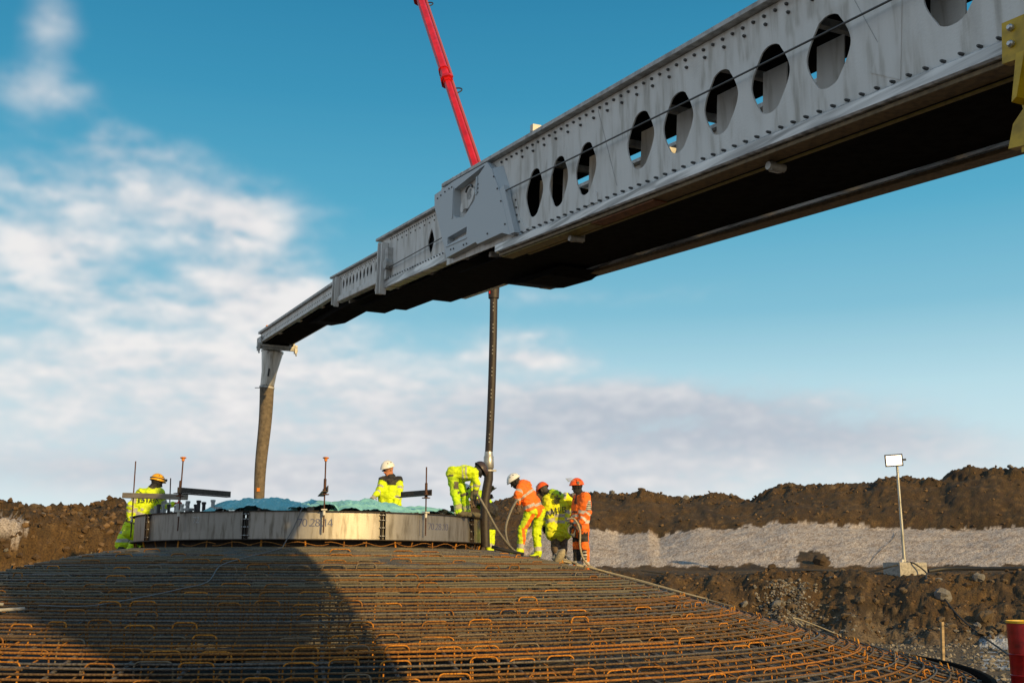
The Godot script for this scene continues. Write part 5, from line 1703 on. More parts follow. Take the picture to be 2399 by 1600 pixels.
func make_people() -> void:
	fold.seed = 5; fold.frequency = 0.8; fold.fractal_octaves = 3
	var F := func(px: float, py: float, bx: float, by: float, s: float, z := 0.0) -> Vector3: return Vector3((px - bx) * s, (by - py) * s, z)
	# --- yellow helmet, kneeling at the left end of the ring, back to us
	var P := func(px: float, py: float, z := 0.0) -> Vector3: return F.call(px, py, 310.0, 1296.0, 0.00827, z)
	var J := {hipL = P.call(297.0, 1236.0, 0.0), hipR = P.call(322.0, 1236.0, -0.04), shL = P.call(315.0, 1160.0, 0.02), shR = P.call(353.0, 1160.0, -0.06),
		elL = P.call(297.0, 1187.0, 0.10), wrL = P.call(292.0, 1210.0, 0.06), elR = P.call(362.0, 1190.0, -0.14), wrR = P.call(376.0, 1184.0, -0.24),
		knL = P.call(300.0, 1268.0, -0.16), anL = P.call(302.0, 1290.0, 0.12), knR = P.call(326.0, 1270.0, -0.18), anR = P.call(330.0, 1288.0, 0.12), toeL = Vector3(0, -0.3, 1), toeR = Vector3(0, -0.3, 1),
		neck = P.call(338.0, 1146.0, -0.05), head = P.call(344.0, 1137.0, -0.08), face = Vector3(0.75, -0.25, -0.6), palmR = Vector3(0, 1, 0), palmL = Vector3(1, 0, 0)}
	var o := person("worker in yellow helmet and lime jacket kneeling behind the timber, back turned", Vector3(-6.96, 0.32, -20.86), J, {helmet = "helmet_yellow", band = true, hem = 0.10, gloveL = NAVY, gloveR = Color(0.6, 0.06, 0.03), paint = func(b: String, t: float, p: Vector3) -> Color:
		if b in ["skull", "face", "nose", "brow", "ear", "eye", "mouth", "throat", "neck"]: return NAVY
		if b.begins_with("thigh") or b == "pelvis": return NAVY
		if b == "boot": return NAVY
		if b.begins_with("shin"): return SILVER if band(t, 0.05, 0.35) else LIME
		if b.begins_with("uarm"): return NAVY if t < 0.10 else (SILVER if band(t, 0.55, 0.85) else LIME)
		if b.begins_with("farm"): return SILVER if band(t, 0.0, 0.12) or band(t, 0.45, 0.7) else LIME
		if b == "torso" or b == "chest":
			if b == "torso" and band(t, 0.60, 0.74): return SILVER
			if b == "torso" and band(t, 0.27, 0.33): return NAVY
			if b == "chest" and (absf(p.x - 0.12) < 0.025 or absf(p.x - 0.335) < 0.025): return SILVER
		return LIME})
	back_text(o, "ÍSTAK", P.call(337.0, 1176.0, 0.145), Vector3(1, 0, -0.15), Vector3(0, 1, 0.04), 0.115)
	# --- second kneeling worker half hidden behind the first
	P = func(px: float, py: float, z := 0.0) -> Vector3: return F.call(px, py, 285.0, 1300.0, 0.00855, z)
	J = {hipL = P.call(278.0, 1262.0, 0.0), hipR = P.call(300.0, 1262.0, -0.1), shL = P.call(292.0, 1214.0, -0.10), shR = P.call(314.0, 1212.0, -0.2),
		elL = P.call(300.0, 1236.0, -0.25), wrL = P.call(318.0, 1245.0, -0.35), elR = P.call(320.0, 1236.0, -0.35), wrR = P.call(330.0, 1250.0, -0.4),
		knL = P.call(282.0, 1285.0, -0.18), anL = P.call(278.0, 1290.0, 0.15), knR = P.call(306.0, 1285.0, -0.25), anR = P.call(304.0, 1290.0, 0.1), toeL = Vector3(0, -0.3, 1), toeR = Vector3(0, -0.3, 1),
		neck = P.call(312.0, 1204.0, -0.2), head = P.call(320.0, 1198.0, -0.25), face = Vector3(0.7, -0.5, -0.4)}
	person("worker in striped lime jacket crouching half hidden behind the yellow helmeted worker", Vector3(-7.40, 0.29, -21.62), J, {hem = 0.10, gloveL = NAVY, gloveR = NAVY, helmet = "helmet_yellow", paint = func(b: String, t: float, p: Vector3) -> Color:
		if b in ["skull", "face", "nose", "brow", "ear", "eye", "mouth", "throat", "neck", "boot"]: return NAVY
		if b.begins_with("thigh") or b.begins_with("shin"): return NAVY
		if p.y > 0.27 and p.y < 0.335 or p.y > 0.42 and p.y < 0.475: return SILVER
		return LIME})
	# --- white helmet, standing inside the ring, facing us
	P = func(px: float, py: float, z := 0.0) -> Vector3: return F.call(px, py, 915.0, 1300.0, 0.00846, z)
	J = {hipL = P.call(926.0, 1196.0), hipR = P.call(904.0, 1196.0, 0.04), shL = P.call(933.0, 1130.0, -0.02), shR = P.call(899.0, 1131.0, 0.06),
		elL = P.call(936.0, 1160.0, 0.06), wrL = P.call(928.0, 1186.0, 0.16), elR = P.call(892.0, 1156.0, 0.14), wrR = P.call(885.0, 1166.0, 0.30),
		knL = P.call(926.0, 1246.0, 0.04), anL = P.call(927.0, 1289.0), knR = P.call(905.0, 1246.0, 0.06), anR = P.call(904.0, 1289.0, 0.02), toeL = Vector3(-0.2, -0.1, 1), toeR = Vector3(-0.5, -0.1, 1),
		neck = P.call(914.0, 1118.0, 0.02), head = P.call(910.5, 1104.0, 0.05), face = Vector3(-0.72, -0.34, 0.62), tilt = Vector3(0, 0, 0)}
	o = person("worker in white helmet and lime jacket with dark collar, looking down inside the ring", Vector3(-2.39, 0.31, -21.87), J, {helmet = "helmet_white", gloveL = NAVY, gloveR = Color(0.3, 0.3, 0.28), paint = func(b: String, t: float, p: Vector3) -> Color:
		if b in ["face", "nose", "ear", "throat"]: return SKIN
		if b == "mouth": return Color(0.36, 0.12, 0.08)
		if b == "brow" or b == "eye": return Color(0.16, 0.07, 0.04) if b == "brow" else Color(0.30, 0.12, 0.07)
		if b == "skull": return Color(0.09, 0.05, 0.03) if p.z < 0.0 else SKIN
		if b == "neck" or b == "hood": return NAVY
		if b == "yoke" or (b == "chest" and t > 0.88): return NAVY
		if b.begins_with("uarm"): return NAVY if t < 0.12 else (SILVER if band(t, 0.5, 0.68) else LIME)
		if b.begins_with("farm"): return SILVER if band(t, 0.3, 0.5) else LIME
		if b.begins_with("thigh") or b.begins_with("shin") or b == "boot" or b == "pelvis": return NAVY
		return LIME, hood = Vector3(0.02, 0.02, -0.09)})
	var gl := MB.new()
	var fc := Vector3(-0.72, -0.34, 0.62).normalized()
	var su := (Vector3.UP - fc * fc.y).normalized()
	var ss := su.cross(fc)
	for s in [-1.0, 1.0]:
		gl.box(J.head + fc * 0.108 + su * 0.006 + ss * s * 0.034, Vector3(0.05, 0.03, 0.004), Basis(ss, su, fc))
		gl.box(J.head + fc * 0.055 + su * 0.012 + ss * s * 0.082, Vector3(0.004, 0.007, 0.11), Basis(ss, su, fc))
	put("safety_glasses", gl.mesh(), M.lens_frame, o)
	# --- bent over on the ring edge
	P = func(px: float, py: float, z := 0.0) -> Vector3: return F.call(px, py, 1085.0, 1210.0, 0.0075, z)
	J = {hipL = P.call(1064.0, 1114.0, 0.10), hipR = P.call(1074.0, 1116.0, -0.08), shL = P.call(1113.0, 1112.0, 0.16), shR = P.call(1113.0, 1110.0, -0.16),
		elL = P.call(1121.0, 1139.0, 0.17), wrL = P.call(1118.0, 1165.0, 0.14), elR = P.call(1112.0, 1140.0, -0.20), wrR = P.call(1112.0, 1168.0, -0.16),
		knL = P.call(1071.0, 1158.0, 0.10), anL = P.call(1081.0, 1202.0, 0.10), knR = P.call(1090.0, 1160.0, -0.08), anR = P.call(1099.0, 1202.0, -0.10), toeL = Vector3(1, -0.05, 0.1), toeR = Vector3(1, -0.05, -0.1),
		neck = P.call(1122.0, 1110.0, 0.0), head = P.call(1124.0, 1104.0, -0.16), face = Vector3(0.55, -0.8, -0.2), up = Vector3(0.6, 0.45, -0.2), palmL = Vector3(0, 0, -1), palmR = Vector3(0, 0, 1)}
	person("worker in lime suit with grey pockets bent double over the ring edge beside the hose", Vector3(-0.88, 0.945, -19.35), J, {helmet = "helmet_dark", gloveL = BROWN, gloveR = BROWN, hem = -0.02, paint = func(b: String, t: float, p: Vector3) -> Color:
		if b in ["skull", "face", "nose", "brow", "ear", "eye", "mouth", "throat", "neck"]: return NAVY
		if b == "boot": return Color(0.10, 0.09, 0.06)
		if b.begins_with("shin"): return Color(0.38, 0.40, 0.25) if band(t, 0.62, 0.86) else (Color(0.10, 0.09, 0.07) if t < 0.1 and p.x > -0.06 else LIME2)
		if b.begins_with("thigh"): return Color(0.085, 0.08, 0.065) if (band(t, 0.45, 0.85) and p.x > -0.12 and p.z > 0.1) or (t < 0.16 and p.z > 0.12) else LIME2
		if b == "torso" and (band(t, 0.62, 0.72) or band(t, 0.84, 0.94)): return SILVER
		if b.begins_with("farm"): return Color(0.13, 0.115, 0.07) if t > 0.45 else (SILVER if band(t, 0.0, 0.2) else LIME)
		return LIME}, 0.88)
	# --- helper behind the hose
	P = func(px: float, py: float, z := 0.0) -> Vector3: return F.call(px, py, 1150.0, 1292.0, 0.0081, z)
	J = {hipL = P.call(1146.0, 1190.0, 0.08), hipR = P.call(1152.0, 1190.0, -0.12), shL = P.call(1112.0, 1156.0, 0.10), shR = P.call(1116.0, 1154.0, -0.22),
		elL = P.call(1122.0, 1180.0, 0.16), wrL = P.call(1141.0, 1172.0, 0.24), elR = P.call(1136.0, 1160.0, -0.1), wrR = P.call(1150.0, 1151.0, 0.05),
		knL = P.call(1146.0, 1240.0, 0.06), anL = P.call(1151.0, 1285.0, 0.06), knR = P.call(1154.0, 1240.0, -0.1), anR = P.call(1153.0, 1285.0, -0.12), toeL = Vector3(-0.8, -0.1, 0.3), toeR = Vector3(-0.8, -0.1, -0.2),
		neck = P.call(1104.0, 1152.0, -0.06), head = P.call(1096.0, 1154.0, -0.06), face = Vector3(-0.7, -0.7, -0.1), up = Vector3(-0.5, 0.6, 0)}
	person("worker in dark trousers with lime gaiters stooping behind the black pump hose", Vector3(-0.42, 0.32, -20.62), J, {helmet = "helmet_white", gloveL = NAVY, gloveR = NAVY, paint = func(b: String, t: float, p: Vector3) -> Color:
		if b in ["skull", "face", "nose", "brow", "ear", "eye", "mouth", "throat", "neck", "boot"]: return NAVY
		if b.begins_with("thigh") or b == "pelvis": return NAVY
		if b.begins_with("shin"): return SILVER if band(t, 0.66, 0.82) else LIME
		if b.begins_with("farm"): return NAVY
		if b == "hem" or (b == "torso" and t < 0.3): return NAVY
		return LIME2}, 0.92)
	# --- orange jacket, lime trousers, stooping with the vibrator hose
	P = func(px: float, py: float, z := 0.0) -> Vector3: return F.call(px, py, 1250.0, 1306.0, 0.00846, z)
	J = {hipL = P.call(1245.0, 1200.0, 0.10), hipR = P.call(1264.0, 1200.0, -0.06), shL = P.call(1222.0, 1144.0, 0.15), shR = P.call(1233.0, 1141.0, -0.16),
		elL = P.call(1213.0, 1163.0, 0.24), wrL = P.call(1215.0, 1181.0, 0.22), elR = P.call(1216.0, 1166.0, -0.22), wrR = P.call(1216.0, 1186.0, -0.08),
		knL = P.call(1225.0, 1240.0, 0.10), anL = P.call(1219.0, 1292.0, 0.12), knR = P.call(1257.0, 1250.0, -0.08), anR = P.call(1261.0, 1297.0, -0.04), toeL = Vector3(-0.9, -0.1, 0.35), toeR = Vector3(-0.8, -0.1, 0.4),
		neck = P.call(1219.0, 1136.0, 0.0), head = P.call(1208.0, 1131.0, 0.0), face = Vector3(-0.85, -0.6, 0.05), up = Vector3(-0.55, 0.8, 0), palmL = Vector3(0, 0, -1), palmR = Vector3(0, 0, 1)}
	person("worker in orange jacket, lime trousers and white helmet stooping over a grey hose", Vector3(0.42, 0.26, -22.0), J, {helmet = "helmet_white", gloveL = BROWN, gloveR = BROWN, hem = -0.03, hood = Vector3(0.05, 0.05, 0.0), paint = func(b: String, t: float, p: Vector3) -> Color:
		if b in ["skull", "face", "nose", "brow", "ear", "eye", "mouth", "throat"]: return NAVY
		if b == "boot": return Color(0.05, 0.045, 0.03) if p.y < 0.05 else LIME
		if b.begins_with("shin"): return SILVER if band(t, 0.66, 0.86) else (ORANGE if b == "shinL" and absf(p.x + 0.20 - t * 0.04) < 0.03 and p.z > 0.1 else LIME)
		if b.begins_with("thigh"):
			if b == "thighL" and p.z > 0.10 and absf(p.x - lerpf(0.02, -0.17, t)) < 0.032: return ORANGE
			return LIME
		if b == "pelvis": return LIME
		if b == "torso" and band(t, 0.14, 0.30): return SILVER
		if (b == "chest" or b == "torso") and band(p.x * 0.8 - p.y, -1.36, -1.30): return SILVER
		if b.begins_with("uarm"): return SILVER if band(t, 0.50, 0.75) else ORANGE
		if b.begins_with("farm"): return SILVER if band(t, 0.45, 0.72) else ORANGE
		return ORANGE})
	# --- lime jacket with back print, brown trousers
	P = func(px: float, py: float, z := 0.0) -> Vector3: return F.call(px, py, 1310.0, 1318.0, 0.00865, z)
	J = {hipL = P.call(1298.0, 1226.0, 0.04), hipR = P.call(1318.0, 1225.0, -0.02), shL = P.call(1284.0, 1160.0, 0.0), shR = P.call(1326.0, 1156.0, -0.08),
		elL = P.call(1278.0, 1190.0, 0.02), wrL = P.call(1277.0, 1216.0, -0.06), elR = P.call(1342.0, 1170.0, 0.0), wrR = P.call(1337.0, 1192.0, -0.18),
		knL = P.call(1302.0, 1273.0, 0.02), anL = P.call(1306.0, 1312.0, 0.06), knR = P.call(1319.0, 1272.0, -0.06), anR = P.call(1317.0, 1310.0, -0.10), toeL = Vector3(-0.3, -0.1, -1), toeR = Vector3(0.1, -0.1, -1),
		neck = P.call(1291.0, 1146.0, -0.10), head = P.call(1275.0, 1138.0, -0.14), face = Vector3(-0.6, -0.55, -0.55), up = Vector3(-0.35, 0.85, -0.2)}
	o = person("worker in printed lime jacket, brown trousers and orange helmet, back turned", Vector3(0.94, 0.06, -22.45), J, {helmet = "helmet_orange", gloveL = NAVY, gloveR = BROWN, skirt = 0.06, hem = 0.12, hood = Vector3(0.03, 0.06, 0.06), paint = func(b: String, t: float, p: Vector3) -> Color:
		if b in ["skull", "face", "nose", "brow", "ear", "eye", "mouth", "throat", "neck"]: return Color(0.05, 0.045, 0.04)
		if b == "hood": return LIME2 if fold.get_noise_3d(p.x * 14.0, p.y * 14.0, p.z * 14.0) > -0.1 else Color(0.06, 0.055, 0.05)
		if b.begins_with("thigh") or b.begins_with("shin"): return BROWN
		if b == "boot": return NAVY
		if b == "torso" and (band(t, 0.40, 0.52) or band(t, 0.66, 0.78)): return SILVER
		if (b == "chest" or b == "yoke") and absf(p.x - 0.13) < 0.03 and p.y > 1.15: return SILVER
		if b.begins_with("farm") and band(t, 0.35, 0.6): return SILVER
		return Color(0.70, 0.76, 0.0)}, 1.02)
	back_text(o, "MFB", P.call(1308.0, 1187.0, 0.22), Vector3(1, 0.14, -0.1), Vector3(0, 1, -0.1), 0.13)
	var lg := Node3D.new()
	lg.name = "back_emblem"
	o.add_child(lg)
	lg.transform = Transform3D(Basis(Vector3(1, 0.1, -0.2).normalized(), Vector3(-0.1, 1, 0).normalized(), Vector3(0.2, 0, 1).normalized()), P.call(1304.0, 1165.0, 0.15))
	var dots := MB.new()
	for a in range(-2, 3):
		for b in range(-2, 3):
			if absi(a) + absi(b) > 3: continue
			var at := Vector3((a + b) * 0.017, (a - b) * 0.017, 0)
			dots.box(at, Vector3(0.019, 0.019, 0.012), Basis(Vector3(0, 0, 1), PI / 4.0) if (a + b) % 2 else Basis.IDENTITY)
	put("dots", dots.mesh(), M.letter, lg)
	# --- orange and black suit, visor raised
	P = func(px: float, py: float, z := 0.0) -> Vector3: return F.call(px, py, 1365.0, 1340.0, 0.00846, z)
	J = {hipL = P.call(1366.0, 1240.0, 0.10), hipR = P.call(1355.0, 1240.0, -0.10), shL = P.call(1373.0, 1171.0, 0.16), shR = P.call(1356.0, 1172.0, -0.14),
		elL = P.call(1378.0, 1206.0, 0.20), wrL = P.call(1362.0, 1228.0, 0.24), elR = P.call(1350.0, 1206.0, -0.2), wrR = P.call(1343.0, 1226.0, 0.0),
		knL = P.call(1370.0, 1286.0, 0.10), anL = P.call(1372.0, 1331.0, 0.10), knR = P.call(1354.0, 1285.0, -0.08), anR = P.call(1353.0, 1330.0, -0.06), toeL = Vector3(-0.9, -0.1, 0.4), toeR = Vector3(-0.95, -0.1, 0.2),
		neck = P.call(1359.0, 1160.0, 0.02), head = P.call(1355.0, 1147.0, 0.03), face = Vector3(-0.9, -0.12, 0.35), palmL = Vector3(-0.5, 0, -0.8), palmR = Vector3(0, 0, 1)}
	o = person("worker in orange and black suit with orange helmet, face covered, holding a hose", Vector3(1.37, 0.0, -21.96), J, {helmet = "helmet_orange", visor = true, gloveL = Color(0.09, 0.06, 0.05), gloveR = NAVY, hem = 0.07, paint = func(b: String, t: float, p: Vector3) -> Color:
		if b in ["skull", "nose", "brow", "ear", "eye", "mouth", "throat", "neck", "face"]: return NAVY
		if b.begins_with("thigh"): return Color(0.02, 0.017, 0.016) if t < 0.72 and not (b == "thighL" and p.x > 0.105 and p.z > 0.12) else ORANGE
		if b == "pelvis" or b == "hem": return Color(0.02, 0.017, 0.016)
		if b.begins_with("shin"):
			if band(t, 0.70, 0.86): return Color(0.55, 0.55, 0.52)
			if band(t, 0.10, 0.68) and p.x < 0.075:
				if b == "shinL" and p.x > 0.0 and fposmod(p.y * 18.0, 1.0) > 0.55: return Color(0.55, 0.55, 0.52)
				return Color(0.02, 0.017, 0.016)
			return ORANGE
		if b == "boot": return Color(0.05, 0.04, 0.04)
		if b.begins_with("uarm"):
			if b == "uarmL" and band(t, 0.28, 0.92) and p.z > 0.17: return Color(0.55, 0.55, 0.52) if fposmod(t * 8.0, 1.0) > 0.5 else Color(0.03, 0.03, 0.03)
			return ORANGE
		if b.begins_with("farm"): return Color(0.6, 0.6, 0.57) if band(t, 0.05, 0.22) or band(t, 0.6, 0.8) else ORANGE
		if b == "torso" and (band(t, 0.30, 0.42) or band(t, 0.62, 0.74)): return Color(0.5, 0.5, 0.47)
		if b == "chest" and p.x < -0.10: return Color(0.05, 0.02, 0.02)
		return ORANGE})
	var bag := MB.new()
	for k in 5:
		var pts := PackedVector3Array()
		for q in 13:
			var t := TAU * q / 12.0
			pts.append(P.call(1340.0, 1246.0, 0.12) + Vector3(0.07 * cos(t) + 0.012 * k, 0.085 * sin(t) - 0.01 * k, -0.015 * k))
		bag.tube(pts, 0.012, 6)
	put("tool_coil", bag.mesh(), M.cord_grey, o)
# ------------------------------------------------------------------ hoses, lamp, drum
func smooth_path(pts: Array, step := 0.06) -> PackedVector3Array:
	var cv := Curve3D.new()
	for i in pts.size():
		var a: Vector3 = pts[maxi(i - 1, 0)]
		var b: Vector3 = pts[mini(i + 1, pts.size() - 1)]
		var t := (b - a) / 6.0
		cv.add_point(pts[i], -t, t)
	return cv.tessellate_even_length(5, step)

func ray_point(az: float, el: float, D: float) -> Vector3:
	var a := deg_to_rad(az)
	return Vector3(sin(a) * D, tan(deg_to_rad(el)) * D, -cos(a) * D)

func hose(called: String, label: String, category: String, pts: Array, r: float, m: Material, group := "") -> MeshInstance3D:
	var org: Vector3 = pts[0]
	var loc := []
	for p in pts: loc.append(p - org)
	var mb := MB.new()
	mb.tube(smooth_path(loc), r, 9)
	var o := put(called, mb.mesh(), m)
	o.position = org
	tag(o, label, category, group)
	return o

func on_mat(x: float, z: float, lift := 0.03) -> Vector3:
	return Vector3(x, prof(Vector2(x - CX, z - CZ).length()) + lift, z)

func make_hoses() -> void:
	hose("vibrator_hose", "grey vibrator hose running from the bent worker's gloves down to the coil", "hose",
		[Vector3(-0.64, 1.22, -19.2), Vector3(-0.60, 1.30, -19.12), Vector3(-0.46, 1.08, -19.1), Vector3(-0.22, 0.66, -19.3), Vector3(0.05, 0.36, -19.8), Vector3(0.38, 0.22, -20.4), Vector3(0.72, 0.14, -20.7), Vector3(1.2, 0.09, -20.9)], 0.021, M.hose_grey)
	hose("vibrator_hose", "grey vibrator hose looping down from the orange jacketed worker's hands", "hose",
		[Vector3(0.13, 1.30, -21.75), Vector3(0.10, 1.36, -21.7), Vector3(-0.03, 1.12, -21.55), Vector3(-0.12, 0.80, -21.4), Vector3(-0.06, 0.50, -21.2), Vector3(0.12, 0.27, -20.9), Vector3(0.42, 0.2, -20.6), Vector3(0.8, 0.12, -20.75), Vector3(1.1, 0.10, -20.8)], 0.022, M.hose_grey)
	hose("vibrator_hose", "pale hose hanging in a long arc from the black and orange suited worker", "hose",
		[Vector3(1.05, 0.98, -21.3), Vector3(1.18, 0.98, -21.25), Vector3(1.28, 0.78, -21.2), Vector3(1.28, 0.45, -21.15), Vector3(1.36, 0.2, -21.1), Vector3(1.56, 0.05, -21.0), Vector3(2.1, -0.1, -20.7), Vector3(2.6, -0.27, -20.3)], 0.020, M.hose_pale)
	hose("vibrator_hose", "pale hose lying along the mat below the group of workers", "hose",
		[on_mat(0.75, -20.6, 0.05), on_mat(1.1, -20.75, 0.05), on_mat(1.5, -20.7, 0.05), on_mat(1.9, -20.6, 0.05), on_mat(2.4, -20.3, 0.05), on_mat(3.0, -19.9, 0.04), on_mat(3.4, -19.8, 0.04)], 0.018, M.hose_pale)
	hose("vibrator_hose", "loop of grey hose standing up beside the beige vibrator motor", "hose",
		[on_mat(0.75, -20.9, 0.05), on_mat(0.82, -21.0, 0.16), on_mat(0.95, -21.0, 0.20), on_mat(1.06, -20.95, 0.12), on_mat(1.05, -20.8, 0.04), on_mat(0.8, -20.7, 0.03)], 0.02, M.cord_grey)
	hose("vibrator_hose", "short tangle of pale hose ends beside the beige vibrator motor", "hose",
		[on_mat(0.82, -20.95, 0.16), on_mat(0.9, -20.85, 0.10), on_mat(1.1, -20.75, 0.07), on_mat(1.3, -20.5, 0.04), on_mat(1.15, -20.3, 0.03)], 0.022, M.hose_pale)
	var mt := thing("vibrator_motor", "beige plastic vibrator motor lying on the mat among hose coils", "motor", on_mat(0.86, -20.35, 0.02))
	var mb := MB.new()
	mb.lathe([Vector2(0.0, -0.13), Vector2(0.06, -0.12), Vector2(0.075, -0.05), Vector2(0.07, 0.08), Vector2(0.045, 0.13), Vector2(0.02, 0.17), Vector2(0.0, 0.17)], 16, Transform3D(Basis(Vector3(0, 0, 1), -0.55) * Basis(Vector3(1, 0, 0), 0.35), Vector3(0, 0.085, 0)))
	put("housing", mb.mesh(), M.hose_pale, mt)
	var mh := MB.new()
	mh.tube(PackedVector3Array([Vector3(-0.05, 0.14, 0.05), Vector3(-0.03, 0.2, 0.06), Vector3(0.05, 0.22, 0.05), Vector3(0.09, 0.17, 0.04)]), 0.012, 6)
	put("handle", mh.mesh(), M.cord_grey, mt)
	hose("control_cable", "thin black flat hose lying on the fresh concrete at the hose foot", "cable",
		[on_mat(-0.35, -19.75, 0.08), on_mat(-0.2, -19.7, 0.06), on_mat(0.05, -19.65, 0.045), on_mat(0.2, -19.6, 0.04)], 0.03, M.cord)
	hose("slender_rope", "thin pale rope trailing down the right edge of the mat", "rope",
		[on_mat(1.7, -20.5), on_mat(2.3, -20.1), on_mat(2.9, -19.8, 0.035), on_mat(3.4, -19.7, 0.04), on_mat(3.8, -19.5, 0.04)], 0.010, M.hose_grey)
	hose("slender_rope", "loose pale rope loop at the edge of the mat below the gravel spill", "rope",
		[on_mat(5.0, -19.7, 0.03), on_mat(4.9, -19.9, 0.12), on_mat(5.2, -19.8, 0.10), on_mat(5.5, -19.6, 0.05), on_mat(5.6, -19.5, 0.03)], 0.013, M.hose_pale)
	# thin cable that climbs the mat and goes over the ring
	var ring := Vector3(CX, GROUND, CZ)
	hose("measuring_cable", "thin grey cable winding up the mat and over the formwork ring", "cable",
		[on_mat(-5.9, -14.2), on_mat(-5.2, -14.0), on_mat(-4.6, -14.3), on_mat(-4.25, -14.6), on_mat(-4.0, -14.9), on_mat(-4.05, -15.7), on_mat(-3.85, -16.2), on_mat(-3.6, -16.7), on_mat(-3.5, -17.1),
		ring + fp(3.24, -0.13, 0.44), ring + fp(3.19, -0.09, 0.70), ring + fp(3.18, -0.06, 0.952), ring + fp(2.95, -0.06, 0.97)], 0.0075, M.cord_grey)
	var vt := thing("hand_float", "pale long handled float lying at the left edge of the mat", "tool", on_mat(-6.35, -13.95, 0.05))
	var a := MB.new()
	a.tube(PackedVector3Array([Vector3(-0.5, 0.0, 0.1), Vector3(0.0, 0.03, 0.0), Vector3(0.36, 0.05, -0.06)]), 0.022, 8)
	put("handle", a.mesh(), M.concrete, vt)
	var b := MB.new()
	b.bar(Vector3(-0.12, 0.10, -0.12), Vector3(0.34, 0.03, 0.11), 0.008, Basis(Vector3.UP, 0.4))
	put("blade", b.mesh(), M.concrete, vt)

func make_lamp() -> void:
	var az := 19.15
	var p := Vector3(11.29, -0.14, -32.5)
	var root := thing("floodlight_mast", "lit floodlight on a galvanised mast set in a concrete block", "floodlight", p)
	var bs := Basis(Vector3.UP, deg_to_rad(-19.0 + 40.0))
	var bl := MB.new()
	bl.bar(Vector3(0, 0.19, 0), Vector3(0.95, 0.44, 0.72), 0.02, bs)
	put("concrete_base", bl.mesh(), M.concrete, root)
	var po := MB.new()
	po.tube(PackedVector3Array([Vector3(0, 0.33, 0), Vector3(-0.01, 1.8, 0), Vector3(-0.02, 3.20, 0)]), 0.050, 12, 0.036)
	put("mast", po.mesh(), M.post, root)
	var hd := Node3D.new()
	hd.name = "lamp_head"
	root.add_child(hd)
	hd.transform = Transform3D(Basis(Vector3.UP, deg_to_rad(-14.0)) * Basis(Vector3(1, 0, 0), 0.12) * Basis(Vector3(0, 0, 1), 0.05), Vector3(-0.12, 3.33, 0.06)).scaled_local(Vector3.ONE * 1.14)
	var hs := MB.new()
	hs.bar(Vector3(0, 0, -0.03), Vector3(0.44, 0.31, 0.07), 0.015)
	hs.box(Vector3(0.26, -0.0, -0.03), Vector3(0.08, 0.05, 0.04))
	put("housing", hs.mesh(), M.lens_frame, hd)
	var gl := MB.new()
	gl.bar(Vector3(0, 0, 0.0085), Vector3(0.375, 0.245, 0.006), 0.002)
	put("lens", gl.mesh(), M.lamp_glow, hd)
	var sl := AreaLight3D.new()
	if sl:
		sl.set("area_size", Vector2(0.37, 0.24))
		sl.light_color = Color(1.0, 0.93, 0.82)
		sl.light_energy = 1.0
		sl.shadow_enabled = true
		sl.set("area_range", 60.0)
		sl.name = "lamp_light"
		hd.add_child(sl)
		sl.position = Vector3(0, 0, 0.02)
		sl.rotation.y = PI
	var bx := MB.new()
	bx.bar(Vector3(-0.06, 0.43, 0.04), Vector3(0.06, 0.12, 0.05), 0.008)
	put("switch_box", bx.mesh(), M.bolt_white, root)
	# leads and pipes on the shelf
	var G := func(az2: float, D: float, lift := 0.03) -> Vector3: return pixel_free_spot(az2, D) + Vector3(0, lift, 0)
	hose("power_lead", "black power lead lying along the shelf left of the floodlight block", "cable",
		[p + Vector3(-0.1, 0.40, 0.25), p + Vector3(-0.5, 0.30, 0.45), G.call(17.2, 33.8), G.call(15.5, 33.6), G.call(13.5, 33.7), G.call(11.5, 33.8), G.call(9.5, 34.0), G.call(6.5, 34.0)], 0.022, M.cord)
	hose("power_lead", "black power lead hanging off the block and down the bank to the drum", "cable",
		[p + Vector3(-0.06, 0.40, 0.2), p + Vector3(0.12, 0.38, 0.42), p + Vector3(0.4, 0.12, 0.55), G.call(20.1, 33.0), G.call(20.7, 32.0), G.call(21.4, 31.0), G.call(22.4, 30.0), G.call(23.4, 26.5), G.call(24.2, 21.5)], 0.022, M.cord)
	hose("drain_pipe", "thick black pipe lying on the shelf right of the floodlight block", "pipe",
		[G.call(20.2, 36.0, 0.04), G.call(21.0, 36.3, 0.08), G.call(22.5, 36.3, 0.1), G.call(24.5, 36.1, 0.1), G.call(27.0, 36.0, 0.1)], 0.055, M.cord)
	hose("slack_wire", "thin wire sagging down the frosted slope behind the mast", "wire",
		[G.call(18.9, 46.0, 0.05), G.call(18.6, 43.6, 0.04), G.call(18.0, 41.3, 0.03), G.call(17.2, 39.0, 0.03), G.call(16.0, 35.0, 0.03)], 0.007, M.cord)

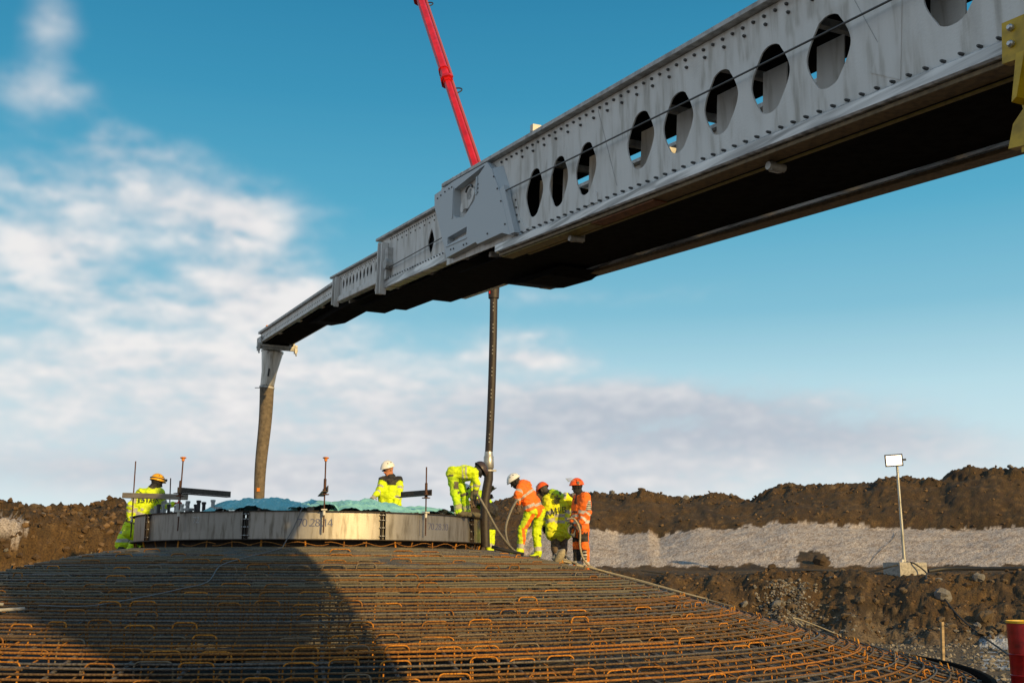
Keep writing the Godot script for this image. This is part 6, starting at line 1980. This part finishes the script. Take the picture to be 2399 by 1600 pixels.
func make_drum() -> void:
	var p := Vector3(7.335, GROUND, -16.25)
	p.y = GROUND + 0.02
	var root := thing("oil_drum", "red steel drum with yellow lid rim standing beside the mat", "drum", p)
	var mb := MB.new()
	var pr := [Vector2(0.0, 0.0), Vector2(0.285, 0.0), Vector2(0.29, 0.02)]
	for k in 3:
		var y0 := 0.03 + k * 0.285
		pr.append(Vector2(0.283, y0)); pr.append(Vector2(0.283, y0 + 0.255))
		if k < 2:
			pr.append(Vector2(0.294, y0 + 0.268)); pr.append(Vector2(0.294, y0 + 0.278))
	pr.append(Vector2(0.283, 0.90)); pr.append(Vector2(0.283, 1.02))
	mb.lathe(pr, 40)
	put("barrel", mb.mesh(), M.drum, root)
	var ld := MB.new()
	ld.lathe([Vector2(0.283, 1.018), Vector2(0.296, 1.02), Vector2(0.296, 1.05), Vector2(0.282, 1.052), Vector2(0.275, 1.03), Vector2(0.0, 1.03)], 40)
	put("lid", ld.mesh(), M.yellow, root)
	# stake and litter at the foot of the bank
	var sp := Vector3(7.92, GROUND, -21.1)
	sp.y = ground_at(sp.x, sp.z)
	var st := MB.new()
	st.bar(Vector3(0, 0.40, 0), Vector3(0.9, 0.065, 0.05), 0.004, Basis(Vector3(0.05, 1, 0).normalized(), Vector3(-1, 0.05, 0).normalized(), Vector3(0, 0, 1)) * Basis(Vector3(1, 0, 0), 0.5))
	var so := put("survey_stake", st.mesh(), M.wood)
	so.position = sp
	tag(so, "pale wooden survey stake standing at the foot of the bank", "stake")
	var wd := [[13.0, 29.0, 0.6, "short pale board lying by the mat rim below the gravel spill"], [23.6, 21.0, 0.16, "small white peg standing in the ice beside the red drum"]]
	for q in wd:
		var bd := MB.new()
		var upright: bool = q[2] < 0.2
		bd.bar(Vector3.ZERO, Vector3(q[2], 0.06, 0.12) if not upright else Vector3(0.05, 0.22, 0.05), 0.006, Basis(Vector3.UP, 0.5))
		var bo := put("board" if not upright else "marker_peg", bd.mesh(), M.concrete)
		bo.position = pixel_free_spot(q[0], q[1]) + Vector3(0, 0.06, 0)
		tag(bo, q[3], "board" if not upright else "peg")

# ------------------------------------------------------------------ scene
func _ready() -> void:
	var cam := Camera3D.new()
	cam.name = "camera"
	add_child(cam)
	cam.fov = 34.2055
	cam.rotation_degrees = Vector3(11.733, 0, 0)
	cam.near = 0.05
	cam.far = 3000.0
	cam.current = true
	var we := WorldEnvironment.new()
	we.name = "environment"
	var env := Environment.new()
	env.background_mode = Environment.BG_SKY
	env.sky = make_sky()
	env.background_energy_multiplier = 1.0
	env.tonemap_mode = Environment.TONE_MAPPER_LINEAR
	env.tonemap_exposure = 1.05
	env.sdfgi_enabled = true; env.ssao_enabled = true; env.ssil_enabled = true
	we.environment = env
	add_child(we)
	var sun := DirectionalLight3D.new()
	sun.name = "sun"
	add_child(sun)
	var saz := deg_to_rad(35.8)
	var sel := deg_to_rad(18.0)
	var to_sun := Vector3(sin(saz) * cos(sel), sin(sel), cos(saz) * cos(sel))
	sun.look_at_from_position(to_sun * 50.0, Vector3.ZERO, Vector3.UP)
	sun.light_color = Color(1.0, 0.845, 0.56)
	sun.light_energy = 1.6
	sun.light_angular_distance = 0.6
	sun.shadow_enabled = true
	rng.seed = 77
	n1.seed = 4; n1.frequency = 0.35; n1.fractal_octaves = 4
	n2.seed = 9; n2.frequency = 0.6; n2.fractal_octaves = 3
	make_materials()
	make_ground()
	make_mat()
	make_ring()
	make_anchor_cage()
	make_conveyor()
	make_pump()
	make_posts()
	tarp("teal tarpaulin bunched over the bolts beside the left angle beam", -0.66, -0.09, 1.18, 1.0, 61)
	tarp("teal tarpaulin gathered round the middle capped rod", -0.13, 0.13, 1.14, 1.01, 62)
	tarp("wide smooth teal tarpaulin in front of the white helmeted worker", 0.09, 0.58, 1.17, 0.96, 63)
	tarp("teal tarpaulin sagging below the right angle beam", 0.55, 1.05, 1.09, 0.98, 64)
	make_lamp()
	make_drum()
	make_rocks()
	make_hoses()
	make_people()
